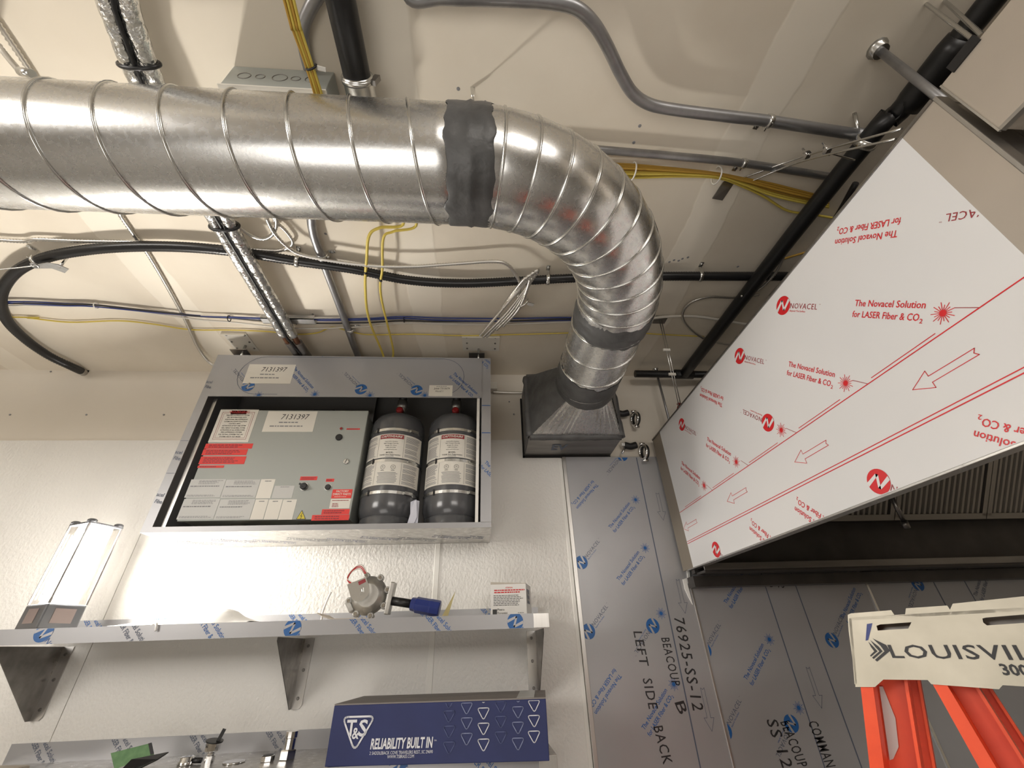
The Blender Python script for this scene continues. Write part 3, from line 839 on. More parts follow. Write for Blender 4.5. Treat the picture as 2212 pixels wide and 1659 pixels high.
rlines(F, r, 'pale_text', .3, .42, .75, .52, 1, 1); rlines(F, r, 'pale_text', .12, .24, .75, .34, 1, 2)
r2 = quad(F, [(820, 332), (1000, 335), (1000, 420), (815, 415)], org=(700, 740))
plate(F, r2, 'sticker', band)
rtext(F, r2, 'print_text', 'Job# 7313679', .2, .62, .88, .78, shear=.1); rtext(F, r2, 'print_text', 'Hood 1', .28, .36, .6, .54, shear=.1)
rlines(F, r2, 'pale_text', .3, .84, .8, .92, 1, 5)
F.build({'print_text': 'sticker_lettering', 'pale_text': 'fine_print'}, band)
# hanger clips and rods above the cabinet
for i, (x, xs_) in enumerate(((520, 0), (1030, 0))):
    c = onY(x, 762, 1.93); c.z = CZ1
    br = MB(); br.box((c.x-.045, 1.90, CZ1), (c.x+.045, 1.96, CZ1+.004)); br.box((c.x-.045, 1.956, CZ1), (c.x+.045, 1.96, CZ1+.05)); br.box((c.x-.045, 1.90, CZ1+.05), (c.x+.045, 1.96, CZ1+.054))
    bo = link_mesh('hanger_clip', br, M['ss_dark'], cab)
    link_mesh('threaded_rod', MB().cyl((c.x+.01, 1.93, CZ1+.004), (c.x+.01, 1.93, ZC-.004), .007, 10), M['zinc'], bo)
link_mesh('side_bracket', MB().box((CX1, WY-.05, 1.345), (CX1+.045, WY-.004, 1.395)), M['sticker'], cab, bevel=.002)

# ---------------------------------------------------------------- control box in the cabinet
KX0, KX1, KZ0, KZ1, KY = -1.331, -.594, .510, 1.066, 1.93
ctl = thing('control_box', ((KX0+KX1)/2, 2.05, KZ0), 'grey electrical control box covered in warning stickers, inside the cabinet', 'control box')
link_mesh('enclosure_body', MB().box((KX0+.006, KY+.022, KZ0+.006), (KX1-.006, WY-.013, KZ1-.006)), M['enclosure'], ctl, bevel=.003)
door = link_mesh('door', MB().box((KX0, KY, KZ0), (KX1, KY+.02, KZ1)), M['enclosure'], ctl, bevel=.003)
link_mesh('mounting_foot', MB().box((-1.15, 2.02, CZ0+.004), (-1.10, WY-.02, KZ0+.006)), M['cab_in'], ctl)
link_mesh('mounting_foot', MB().box((-.85, 2.02, CZ0+.004), (-.80, WY-.02, KZ0+.006)), M['cab_in'], ctl)
F = Face((0, KY, 0), (1, 0, 0), (0, 0, 1))
r = quad(F, [(640, 520), (935, 525), (850, 780), (540, 775)]); plate(F, r, 'sticker', door)
a0, b0, a1, b1 = r; g = .016
F.new('sticker_border'); F.line('darkred_ink', [(a0+g, b0+g), (a1-g, b0+g), (a1-g, b1-g), (a0+g, b1-g)], .0016, True, .0016)
F.new('sticker_border'); F.line('darkred_ink', [(a0+g*1.5, b0+g*1.5), (a1-g*1.5, b0+g*1.5), (a1-g*1.5, b1-g*1.5), (a0+g*1.5, b1-g*1.5)], .001, True, .0016)
plate(F, (a0+.055, b1-.028, a1-.055, b1-.006), 'sticker', door)
rtext(F, r, 'red_ink', 'WARNING', .25, .885, .78, .955, bold=.01)
for i, s_ in enumerate(('THIS FIRE SUPPRESSION SYSTEM', 'MAY BE INTERLOCKED WITH', 'ADDITIONAL FIRE SUPPRESSION', 'SYSTEMS INCLUDING POLLUTION', 'CONTROL UNITS.', 'ACTIVATION OF ANY ONE SYSTEM', 'WILL RESULT IN GLOBAL SYSTEM', 'ACTIVATION OF ALL INTERLOCKED', 'FIRE SUPPRESSION SYSTEMS.', 'FOR TESTING, CONFIRM THAT ALL', 'SYSTEMS ARE IN TEST MODE.')):
    w = len(s_)*.0215; rtext(F, r, 'print_text', s_, .5-w/2, .80-i*.065, .5+w/2, .835-i*.065, bold=.015)
r = quad(F, [(1010, 532), (1390, 540), (1355, 700), (960, 692)]); plate(F, r, 'sticker', door)
rtext(F, r, 'print_text', '7131397', .30, .60, .86, .86, shear=.2)
rlines(F, r, 'pale_text', .28, .40, .78, .50, 1, 1); rlines(F, r, 'pale_text', .12, .22, .78, .32, 1, 2)
sd = 10
for q in ([(525, 785), (890, 790), (880, 828), (510, 825)], [(505, 828), (850, 833), (835, 880), (490, 875)], [(490, 884), (845, 890), (810, 955), (465, 940)], [(465, 955), (665, 960), (660, 978), (455, 975)],
          [(1258, 1040), (1392, 1047), (1385, 1075), (1258, 1070)], [(1460, 1060), (1522, 1062), (1520, 1085), (1457, 1083)], [(1430, 1297), (1640, 1299), (1640, 1340), (1420, 1338)], [(1350, 1342), (1640, 1342), (1635, 1388), (1345, 1383)], [(1618, 668), (1722, 670), (1722, 680), (1618, 678)]):
    r = quad(F, q); plate(F, r, 'red_sticker', door, 'red_sticker'); sd += 1
    hh = (r[3]-r[1])
    rlines(F, r, 'darkred_ink', .08, .12, .92, .88, max(1, round(hh/.011)), sd, .55)
for q in ([(410, 1063), (675, 1068), (635, 1210), (357, 1206)], [(680, 1068), (945, 1068), (908, 1211), (640, 1210)], [(950, 1065), (1060, 1065), (1028, 1215), (914, 1213)], [(1062, 1114), (1215, 1118), (1190, 1213), (1032, 1212)],
          [(350, 1216), (630, 1218), (582, 1378), (300, 1375)], [(636, 1220), (905, 1222), (862, 1378), (587, 1378)], [(910, 1221), (1008, 1222), (970, 1378), (867, 1378)], [(1012, 1222), (1120, 1222), (1082, 1378), (977, 1378)], [(1124, 1222), (1230, 1222), (1197, 1380), (1087, 1380)]):
    r = quad(F, q); plate(F, r, 'label_grey' if r[2]-r[0] > .07 else 'sticker', door, 'data_label'); sd += 1
    if r[2]-r[0] > .12:
        rlines(F, r, 'pale_text', .25, .72, .95, .95, 4, sd, .4); rlines(F, r, 'pale_text', .05, .55, .9, .68, 1, sd+3, .4); rlines(F, r, 'pale_text', .05, .05, .95, .16, 2, sd+5, .4)
    else: rlines(F, r, 'pale_text', .3, .86, .75, .94, 1, sd, .6)
r = quad(F, [(1515, 1142), (1668, 1145), (1650, 1215), (1495, 1212)]); plate(F, r, 'red_sticker', door, 'red_sticker')
rtext(F, r, 'sticker', 'FACTORY', .2, .66, .82, .9, bold=.015); rtext(F, r, 'sticker', 'DIRECT PARTS', .06, .34, .95, .58, bold=.015); rlines(F, r, 'sticker', .15, .12, .9, .22, 1, 3)
r = quad(F, [(1495, 1215), (1650, 1218), (1640, 1293), (1485, 1290)]); plate(F, r, 'sticker', door)
rlines(F, r, 'darkred_ink', .08, .74, .95, .88, 1, 6); rlines(F, r, 'darkred_ink', .12, .1, .5, .55, 3, 8)
F.build({}, door)
p = [F.px(300+x/3.606, 740+y/3.606) for x, y in ((1228, 1375), (1297, 1375), (1272, 1308))]
link_mesh('hazard_triangle', MB().prism([F.P(*q, .0002) for q in p], F.n*.0008), M['yellow_sticker'], door)
F2 = Face((0, KY, 0), (1, 0, 0), (0, 0, 1), .0016)
cx, cy = (p[0][0]+p[1][0]+p[2][0])/3, (p[0][1]+p[1][1]+p[2][1])/3
F2.new('bolt_symbol'); F2.line('marker', p, .0016, True); F2.line('marker', [(cx+.002, cy+.014), (cx-.003, cy), (cx+.003, cy+.001), (cx-.001, cy-.013)], .002)
F2.build({'marker': 'bolt_symbol'}, door)
def knob(x, y, r, d, m_, name, ring=None):
    a, b_ = F.px(300+x/3.606, 740+y/3.606); c = F.P(a, b_, 0)
    if ring: rg = link_mesh('bezel', MB().cyl(c, c+F.n*.004, r*1.18, 24), M[ring], door)
    return link_mesh(name, MB().lathe(c, F.n, [(0, r), (d*.8, r), (d, r*.82)], 24), M[m_], door), c
knob(1577, 672, .007, .006, 'plug', 'indicator_lamp', 'zinc')
knob(1560, 740, .0165, .008, 'black', 'buzzer')
lk, c = knob(1616, 928, .0135, .008, 'zinc', 'lock')
link_mesh('key_slot', MB().bar(c+F.n*.0085+V((.003, 0, .009)), c+F.n*.0085-V((.003, 0, .009)), .002, .002, (0, 1, 0)), M['black'], lk)
sw, c = knob(1290, 1125, .016, .018, 'black', 'selector_switch', 'zinc')
link_mesh('grip', MB().bar(c+F.n*.022+V((-.016, 0, .008)), c+F.n*.022-V((-.016, 0, .008)), .008, .012, (0, 1, 0)), M['black'], sw)
knob(1475, 1128, .0135, .01, 'black', 'push_button', 'zinc')
# loose things on top of the control box
p = [V((-1.22, 1.98, KZ1+.002)), V((-.93, 1.98, KZ1+.002)), V((-.93, 2.10, KZ1+.004)), V((-1.22, 2.10, KZ1+.004))]
pp = MB(); grid = []
for i in range(9):
    for j in range(4):
        u_, v_ = i/8, j/3; q = p[0].lerp(p[1], u_).lerp(p[3].lerp(p[2], u_), v_); q = q.copy(); q.z += .045*math.sin(u_*3.1)*(.3+.7*v_)*(.7+.5*math.sin(i*1.7+j)); grid.append(q)
pp.add(grid+[g_+V((0, 0, .002)) for g_ in grid], [(i*4+j, (i+1)*4+j, (i+1)*4+j+1, i*4+j+1) for i in range(8) for j in range(3)]+[(36+i*4+j, 36+i*4+j+1, 36+(i+1)*4+j+1, 36+(i+1)*4+j) for i in range(8) for j in range(3)], True)
tag(link_mesh('crumpled_sheet', pp, M['label_grey']), 'crumpled grey sheet lying on top of the control box', 'paper')
jx = MB(); jx.box((-.90, 2.0, KZ1), (-.80, 2.09, KZ1+.04)); jx.box((-.905, 1.995, KZ1+.036), (-.795, 2.095, KZ1+.042))
tag(link_mesh('connector_block', jx, M['black'], bevel=.002), 'small black connector block on top of the control box', 'connector')

# ---------------------------------------------------------------- suppression tanks
TR = .138; TY = 2.035
def tank(cx, name_label):
    zf = lambda y: onY(853, y, TY-TR).z
    z0 = CZ0+.004; zb = zf(1109); zt = zf(905); za = zf(905)+.075
    t = thing('suppression_tank', (cx, TY, z0), name_label, 'tank', 'fire suppression tanks in the cabinet')
    ax = (0, 0, 1)
    bd = MB(); bd.lathe((cx, TY, z0), ax, [(zb-z0-.02, TR*.80), (zb-z0+.004, TR*.93), (zb-z0+.03, TR*.995), (zb-z0+.06, TR), (zt-z0-.01, TR), (zt-z0+.02, TR*.97), (zt-z0+.045, TR*.86), (zt-z0+.066, TR*.62), (za-z0, TR*.22)], 48)
    link_mesh('cylinder_body', bd, M['tank'], t)
    link_mesh('base_ring', MB().lathe((cx, TY, z0), ax, [(0, TR*.92), (.008, TR*.93), (zb-z0-.01, TR*.93), (zb-z0, TR*.90)], 48), M['tank'], t)
    def ringband(z, h, dr, m_, nm, par=t): return link_mesh(nm, MB().lathe((cx, TY, z), ax, [(0, TR+.0004), (0, TR+dr), (h, TR+dr), (h, TR+.0004)], 48, False), M[m_], par)
    za_, zb_ = zf(1047), zf(937)
    zm = zf(994)
    for lo, hi in ((za_, zm-.006), (zm+.014, zb_)):
        mb = MB(); n = 30; A = 2.5; vs = []; fs = []
        for i in range(n+1):
            an = -math.pi/2-A/2+A*i/n
            for z in (lo, hi): vs.append((cx+(TR+.0012)*math.cos(an), TY+(TR+.0012)*math.sin(an), z))
        fs = [(2*i, 2*i+2, 2*i+3, 2*i+1) for i in range(n)]; mb.add(vs, fs, True)
        lbm = link_mesh('paper_label', mb, M['sticker'], t)
        inks = {}
        def W_(ink, x, z): return (cx+(TR+.002)*math.cos(-math.pi/2+x/TR), TY+(TR+.002)*math.sin(-math.pi/2+x/TR), z)
        def wr(ink, x0, z0_, x1, z1_, n_=3):
            m_ = inks.setdefault(ink, MB()); vs = []
            for i in range(n_+1):
                x = x0+(x1-x0)*i/n_; vs += [W_(ink, x, z0_), W_(ink, x, z1_)]
            m_.add(vs, [(2*i, 2*i+2, 2*i+3, 2*i+1) for i in range(n_)])
        def wt(ink, s_, x0, z0_, w, h, **k):
            m_ = inks.setdefault(ink, MB()); vs, fs = glyphs(s_, **k)
            m_.add([tuple(V(W_(ink, x0+x*w, z0_+y*h))+V((0, -.0006, 0))) for x, y in vs], fs)
        hh = hi-lo
        rnd = random.Random(int(lo*1000))
        for sx0, sx1 in ((-.158, -.066), (.066, .158)):
            z = hi-.012
            while z > lo+.008:
                wr('pale_text', sx0+.004, z, sx1-rnd.uniform(.004, .02), z+.0022, 5); z -= .0048 if rnd.random() > .18 else .009
        for x in (-.062, .062): wr('print_text', x-.0005, lo+.004, x+.0005, hi-.004, 1)
        if lo > zm:
            wr('darkred_ink', -.058, hi-.026, .058, hi-.004, 8); wt('sticker', 'CAPTIVEAIRE', -.052, hi-.020, .104, .0115, bold=.02, shear=.25)
            for i, (s_, w) in enumerate((('CaptiveAire Systems', .062), ('4641 Paragon Park Rd', .070), ('Raleigh, NC 27616', .054), ('1-800-334-9256', .048), ('www.captiveaire.com', .062))):
                wt('print_text', s_, -w/2, hi-.044-i*.0108, w, .0055)
            wt('print_text', 'MODEL:', -.018, lo+.022, .036, .0075, bold=.01); wt('print_text', 'TANK Fire Suppression', -.05, lo+.011, .1, .0068, bold=.01); wr('pale_text', -.02, lo+.0045, .02, lo+.007)
        else:
            for x in (-.024, .024):
                m_ = inks.setdefault('print_text', MB()); K_ = 20
                for i in range(K_):
                    a_, b_ = 2*math.pi*i/K_, 2*math.pi*(i+1)/K_; q = lambda R_, t_: W_('', x+R_*math.cos(t_), hi-.028+R_*math.sin(t_))
                    m_.add([q(.0098, a_), q(.0113, a_), q(.0113, b_), q(.0098, b_)], [(0, 1, 2, 3)])
                wt('print_text', 'UL', x-.005, hi-.031, .010, .009)
                wr('print_text', x-.008, hi-.046, x+.008, hi-.0435)
            z = hi-.056
            while z > lo+.008: wr('pale_text', -.048+rnd.uniform(0, .01), z, .048-rnd.uniform(0, .01), z+.0026, 5); z -= .0062
        for ink, m_ in inks.items(): link_mesh({'sticker': 'label_name'}.get(ink, 'label_print'), m_, M[ink], lbm, kind='stuff')
    for y in (927, 994, 1062):
        z = zf(y); cl = ringband(z-.007, .014, .0028, 'zinc', 'strap_clamp')
        an = -math.pi/2+.78; c = V((cx+(TR+.006)*math.cos(an), TY+(TR+.006)*math.sin(an), z))
        tdir = V((-math.sin(an), math.cos(an), 0))
        link_mesh('clamp_screw', MB().bar(c-tdir*.022, c+tdir*.022, .012, .014, (0, 0, 1)), M['zinc'], cl)
        an = -math.pi/2-.58; c = V((cx+(TR+.004)*math.cos(an), TY+(TR+.004)*math.sin(an), z))
        link_mesh('clip', MB().bar(c-V((0, 0, .012)), c+V((0, 0, .014)), .007, .007, (0, 1, 0)), M['black'], cl)
    # valve on top
    vz = za-.004
    vb = link_mesh('valve', MB().lathe((cx, TY, vz), ax, [(0, .030), (.02, .030), (.022, .022), (.06, .022), (.062, .028), (.11, .028)], 24), M['cast'], t)
    link_mesh('red_port_cap', MB().lathe((cx, TY-.026, vz+.03), (0, -1, 0), [(0, .019), (.028, .019), (.034, .013)], 10), M['plug'], vb)
    for s_ in (-1, 1): link_mesh('port_bolt', MB().lathe((cx+s_*.024, TY-.012, vz+.012), (s_*.6, -.8, 0), [(0, .007), (.026, .007), (.028, .005)], 10), M['chrome'], vb)
    link_mesh('solenoid', MB().lathe((cx, TY, vz+.11), ax, [(0, .022), (.06, .022)], 20), M['black'], vb)
    return t
t1x = onY(853, 1000, TY).x
tank(t1x, 'dark grey suppression tank standing next to the grey control box')
tank(t1x+.300, 'dark grey suppression tank at the right end of the cabinet')
# folded paper between the tanks
mb = MB(); xx = t1x+.125; yy = 1.898; z0 = CZ0+.004
A_ = [V((xx-.012, yy, z0)), V((xx+.040, yy-.004, z0)), V((xx+.036, yy+.01, z0+.125)), V((xx+.018, yy, z0+.128)), V((xx-.002, yy, z0+.118)), V((xx+.002, yy, z0+.062))]
mb.prism(A_, (0, .006, 0)); mb.prism([a_+V((.012, -.005, 0)) for a_ in (V((xx-.022, yy, z0)), V((xx+.004, yy, z0)), V((xx+.022, yy, z0+.05)), V((xx+.012, yy, z0+.128)), V((xx+.002, yy, z0+.118)))], (0, .003, 0))
tag(link_mesh('folded_paper', mb, M['lilac_paper']), 'folded white slip of paper standing between the two tanks', 'paper')

# ---------------------------------------------------------------- wall shelves
def shelf(zt, x0, x1, yl, bs, label, brackets, prints):
    s = thing('wall_shelf', ((x0+x1)/2, 2.02, zt-.05), label, 'shelf')
    link_mesh('shelf_top', MB().box((x0, yl+.003, zt-.003), (x1, WY-.006, zt)), M['ss'], s)
    lip = link_mesh('front_lip', MB().box((x0, yl, zt-.050), (x1-.062, yl+.003, zt)), M['ss_film'], s)
    link_mesh('lip_corner', MB().box((x1-.062, yl-.0005, zt-.050), (x1, yl+.003, zt)), M['ss'], s, bevel=.001)
    link_mesh('end_lip', MB().box((x1-.003, yl+.003, zt-.045), (x1, yl+.12, zt-.003)), M['ss'], s)
    bk = link_mesh('backsplash', MB().box((x0, WY-.006, zt-.003), (x1, WY-.002, zt+bs)), M['ss_film'], s)
    for bx, side in brackets:
        b = MB(); t_ = .003; d0 = WY-.004; d1 = yl+.055
        b.prism([(bx, d0, zt-.05), (bx, d1, zt-.05), (bx, d1, zt-.062), (bx, d0-.02, zt-.297), (bx, d0, zt-.297)], (t_*side, 0, 0))
        bo = link_mesh('bracket', b, M['ss_dark'], s)
        link_mesh('wall_flange', MB().prism([(bx, d0, zt-.05), (bx+.043*side, d0, zt-.05), (bx+.043*side, d0, zt-.285), (bx+.034*side, d0, zt-.297), (bx, d0, zt-.297)], (0, -.003, 0)), M['ss'], bo)
        for dz in (-.078, -.165, -.262):
            c = V((bx+.022*side, d0-.003, zt+dz)); link_mesh('screw', MB().lathe(c, (0, -1, 0), [(0, .0065), (.003, .005)], 12), M['ss_dark'], bo)
    F = Face((0, yl, 0), (1, 0, 0), (0, 0, 1))
    for kind, x, y in prints:
        a, b_ = F.px(x, y)
        if kind == 'logo': F.new('film_logo'); F.disk('blue_ink', a, b_, .0315); T = F.xf(a, b_, -D45); [F.poly('ss_film', [T(*p) for p in pts], .0013) for pts in ([(-.027,-.017),(-.012,.016),(-.004,.016),(-.019,-.024)], [(-.012,.016),(-.004,.016),(.012,-.016),(.004,-.016)], [(.004,-.016),(.012,-.016),(.027,.017),(.019,.024)])]; F.text('blue_ink', 'NOVACEL', *T(.033, -.008), .112, .0175, -D45)
        else: F.solution(a-.110*.7, b_+.110*.7, -D45, 'grey_ink' if kind == 'grey' else 'blue_ink', star=False)
    F.build({'blue_ink': 'blue_film_print', 'grey_ink': 'grey_film_print', 'ss_film': 'film_logo_gap'}, lip, (x0, zt-.049, x1-.064, zt-.001))
    F = Face((0, WY-.006, 0), (1, 0, 0), (0, 0, 1))
    k = x0+.12
    while k < x1-.1: F.solution(k-.06, zt+bs+.05, -D45, 'blue_ink' if zt > 0 else 'grey_ink', star=False); k += .2885
    F.build({'blue_ink': 'blue_film_print'}, bk, (x0, zt+.001, x1, zt+bs-.001))
    return s
S1 = .112
shelf(S1, -1.805, .268, 1.850, .046, 'upper stainless wall shelf on three brackets, holding the work light and valve', ((-1.767, 1), (-.776, 1), (.252, -1)),
      (('logo', 95, 1366), ('grey', 290, 1362), ('b', 460, 1352), ('logo', 632, 1357), ('b', 790, 1352), ('b', 955, 1348), ('logo', 1113, 1343)))
S2 = -.312
shelf(S2, -1.79, .262, 1.850, .060, 'lower stainless wall shelf, holding the blue carton and loose fittings', ((-1.75, 1), (-.776, 1), (.247, -1)),
      (('b', 690, 1655), ('logo', 860, 1660), ('b', 1060, 1660)))

# ---------------------------------------------------------------- work light (its own light comes from the boards inside)
lc = V((-1.695, 1.985, S1)); la = math.radians(-22.8)
def LM(z=0): return Matrix.Translation(lc+V((0, 0, z))) @ Matrix.Rotation(la, 4, 'Z')
wl = thing('work_light', tuple(lc), 'lit clear tower work light with a grey base, standing on the upper shelf', 'work light')
hs = .066
link_mesh('base', MB().box((-hs, -hs, 0), (hs, hs, .088), LM()), M['tank'], wl, bevel=.006)
bm_ = LM()
link_mesh('label_plate', MB().box((hs, -.035, .022), (hs+.002, .035, .072), bm_), M['lamp_tint'], wl)
link_mesh('label_plate', MB().box((-.03, -hs-.002, .022), (.03, -hs, .072), bm_), M['lamp_tint'], wl)
for x, y in ((1, 0), (-1, 0), (0, 1), (0, -1)):
    w = .036
    a_ = (min(x*.046, x*.044)-(w if x == 0 else 0), min(y*.046, y*.044)-(w if y == 0 else 0), .112)
    b_ = (max(x*.046, x*.044)+(w if x == 0 else 0), max(y*.046, y*.044)+(w if y == 0 else 0), .365)
    lb_ = link_mesh('led_board', MB().box(a_, b_, LM()), M['led' if (x, y) in ((1, 0), (0, -1)) else 'led_dim' if x else 'led_off'], wl)
    for zz in (.125, .20, .28, .352):
        for q in (-.03, .03):
            p_ = LM() @ V((x*.047+(q if x == 0 else 0), y*.047+(q if y == 0 else 0), zz)); n_ = (LM().to_3x3() @ V((x, y, 0)))
            link_mesh('board_screw', MB().cyl(p_-n_*.001, p_+n_*.003, .003, 8), M['ss_dark'], lb_)
link_mesh('core', MB().box((-.043, -.043, .088), (.043, .043, .39), LM()), M['label_grey'], wl)
# fluted clear cover: four thin walls with ribs
for x, y in ((1, 0), (-1, 0), (0, 1), (0, -1)):
    cvm = MB(); pts = []; n = 22; M_ = LM()
    for i in range(n+1):
        q = -.064+.128*i/n; d = .062+(.0022 if i % 2 else 0)
        pts.append((x*d if x else q*1, y*d if y else q*1))
    cvm.add([M_ @ V((p[0], p[1], z)) for p in pts for z in (.088, .392)], [(2*i, 2*i+2, 2*i+3, 2*i+1) for i in range(n)])
    link_mesh('clear_cover', cvm, M['clear'], wl)
link_mesh('top_cap', MB().box((-hs, -hs, .390), (hs, hs, .398), LM()), M['tank'], wl, bevel=.002)
for x in (-1, 1):
    for y in (-1, 1):
        link_mesh('cap_foot', MB().lathe(LM() @ V((x*.052, y*.052, .396)), (0, 0, 1), [(0, .017), (.010, .017), (.014, .012)], 14), M['tank'], wl)
        link_mesh('corner_post', MB().box((x*.062-.003, y*.062-.003, .088), (x*.062+.003, y*.062+.003, .392), LM()), M['ss_dark'], wl)
# ---------------------------------------------------------------- things on the upper shelf
VY = 1.95
vc = onY(796, 1286, VY)
val = thing('gas_valve', (vc.x, VY, S1), 'cast metal gas valve with a blue fitting, red wires on top, on the upper shelf', 'valve')
vax = V((.06, -.985, -.02)).normalized()
x_ = V((0, 0, 1)).cross(vax).normalized()*-1; x_ = vax.cross(V((0, 0, 1)))*-1; x_.normalize(); y_ = V((0, 0, 1))-vax*vax.z; y_.normalize()
if x_.x < 0: x_ = -x_
bd = MB(); bd.lathe(vc-vax*.035, vax, [(0, .05), (.012, .072), (.03, .074), (.036, .072), (.046, .062), (.056, .048), (.060, .042)], 40)
link_mesh('diaphragm_body', bd, M['cast'], val)
for k in range(8):
    a = 2*math.pi*k/8+.25; c = vc+(x_*math.cos(a)+y_*math.sin(a))*.077
    lug = link_mesh('lug', MB().lathe(c-vax*.03, vax, [(0, .013), (.034, .013), (.036, .011)], 14), M['cast'], val)
    link_mesh('bolt', MB().lathe(c+vax*.005, vax, [(0, .0085), (.007, .0085), (.009, .007)], 6, False), M['chrome'], lug)
upd = (y_*.90-x_*.43).normalized(); rgt = (x_*.90+y_*.43).normalized()
cc = vc+vax*.024-x_*.028+y_*.012
pr_ = [cc+(rgt*math.cos(a_)+upd*math.sin(a_))*.038 for a_ in [math.pi+math.pi*k/16 for k in range(17)]]
cap = MB(); cap.prism(pr_+[cc+rgt*.038+upd*.040, cc-rgt*.038+upd*.046], vax*.026)
cp = link_mesh('solenoid_cover', cap, M['zinc'], val, bevel=.003)
link_mesh('cover_nut', MB().lathe(cc+vax*.026, vax, [(0, .017), (.004, .017), (.004, .010), (.012, .010)], 6, False), M['zinc'], cp)
sc_ = cc+upd*.022+rgt*.004+vax*.0265
link_mesh('red_label', MB().prism([sc_, sc_+rgt*.028, sc_+rgt*.028+upd*.014, sc_+upd*.014], vax*.0006), M['darkred_ink'], cp)
for k in range(4):
    e_ = .004*k
    wp = [cc+upd*.044-rgt*(.03-.004*k)+vax*.01, cc+upd*(.062+e_)-rgt*.034+vax*.01, cc+upd*(.088+e_)-rgt*(.012-e_), cc+upd*(.086+e_)+rgt*(.020+e_), cc+upd*.060+rgt*(.030+e_)-vax*.01]
    link_mesh('lead_wire', smoothtube(wp, .0019, 6), M['red_wire' if k % 3 else 'white_wire'], val)
fl = onY(846, 1290, VY); link_mesh('outlet_flange', MB().bar(onY(851, 1258, VY), onY(836, 1328, VY+.005), .020, .05, (0, 1, 0)), M['cast'], val, bevel=.004)
link_mesh('inlet_flange', MB().bar(onY(752, 1300, VY+.01), onY(762, 1322, VY+.01), .020, .04, (0, 1, 0)), M['cast'], val, bevel=.004)
p0, p1, p2 = onY(840, 1297, VY), onY(892, 1305, VY-.004), onY(958, 1317, VY-.008)
link_mesh('pipe_nipple', MB().cyl(p0, p1, .0165, 20), M['black_iron'], val)
link_mesh('blue_fitting', MB().lathe(p1-(p2-p1)*.06, p2-p1, [(0, .024), (.018, .026), (.022, .030), (.075, .030), (.082, .031), (.118, .031), (.122, .027)], 8, False), M['blue_fit'], val)
# support the valve's lowest lug on the card
cb = MB(); z = S1
ca = [onZ(708, 1335, S1), ]
for i in range(9):
    pass
gx0, gx1 = vc.x-.17, vc.x+.03; vs = []; fs = []
for i in range(9):
    x = gx0+(gx1-gx0)*i/8; c_ = .022*max(0, (1-i/3.0))**2
    for y in (1.875, 2.03): vs.append((x, y, S1+.001+c_))
for i in range(9):
    x = gx0+(gx1-gx0)*i/8; c_ = .022*max(0, (1-i/3.0))**2
    for y in (1.875, 2.03): vs.append((x, y, S1+.004+c_))
fs = [(2*i, 2*i+1, 2*i+3, 2*i+2) for i in range(8)]+[(18+2*i, 18+2*i+2, 18+2*i+3, 18+2*i+1) for i in range(8)]+[(2*i, 2*i+2, 20+2*i, 18+2*i) for i in range(8)]
cb.add(vs, fs); tag(link_mesh('card_sheet', cb, M['cardboard']), 'thin curled card lying under the gas valve', 'cardboard')
nt_ = [onY(954, 1331, 1.90), onY(967, 1331, 1.93), onY(984, 1277, 1.93)]
nt_[0].z = S1; nt_[1].z = S1
mb = MB(); mb.prism(nt_, (0, .0012, 0)); tag(link_mesh('paper_note', mb, M['yellow_paper']), 'pale yellow paper slip leaning at the end of the blue fitting', 'paper')
mb = smoothtube([V((vc.x-.165, 1.93, S1+.004)), V((vc.x-.168, 1.935, S1+.03)), V((vc.x-.162, 1.94, S1+.07)), V((vc.x-.153, 1.945, S1+.105))], .004, 8)
tag(link_mesh('plastic_strip', mb, M['paper']), 'narrow white plastic strip standing up left of the gas valve', 'plastic strip')
# small white carton
b0, b1 = onY(1060, 1327, 1.95), onY(1138, 1326, 1.95); hgt = onY(1138, 1261, 1.95).z-S1
bx = thing('small_carton', ((b0.x+b1.x)/2+.01, 2.0, S1), 'small white carton with red and black print on the upper shelf', 'carton')
wv = V((b1.x-b0.x, -.006, 0)); dv = V((.035, .135, 0)); base = [V((b0.x, 1.95, S1)), V((b0.x, 1.95, S1))+wv, V((b0.x, 1.95, S1))+wv+dv, V((b0.x, 1.95, S1))+dv]
body = link_mesh('carton_body', MB().hexa(base+[p+V((0, 0, hgt)) for p in base]), M['paper'], bx)
lift = [p+V((0, 0, hgt)) for p in base]
link_mesh('top_flap', MB().hexa(lift+[lift[0]+V((0, 0, .010)), lift[1]+V((0, 0, .002)), lift[2]+V((0, 0, .002)), lift[3]+V((0, 0, .010))]), M['cardboard'], bx)
F = Face(base[0], wv, (0, 0, 1)); w = wv.length; R_ = (0, 0, w, hgt)
rtext(F, R_, 'red_ink', 'ATTENTION', .42, .86, .62, .91, bold=.01); rlines(F, R_, 'red_ink', .1, .70, .97, .84, 2, 2, .55); rlines(F, R_, 'print_text', .08, .30, .97, .66, 7, 3, .35)
F.new('maker_mark'); F.rect('print_text', .008, .006, .026, .024, .0016)
rtext(F, R_, 'print_text', 'Pietro', .19, .16, .38, .23); rtext(F, R_, 'print_text', 'Fiorentini', .19, .055, .46, .125); rlines(F, R_, 'pale_text', .75, .06, .97, .10, 1, 4)
F.build({}, body)
F = Face(base[1], dv, (0, 0, 1)); F.new('side_print'); F.rect('grey_ink', .02, .045, .09, .1); F.text('sticker', 'Pietro', .025, .075, .055, .012, lift=.0016); F.text('sticker', 'Fiorentini', .025, .055, .06, .012, lift=.0016); F.build({}, body)
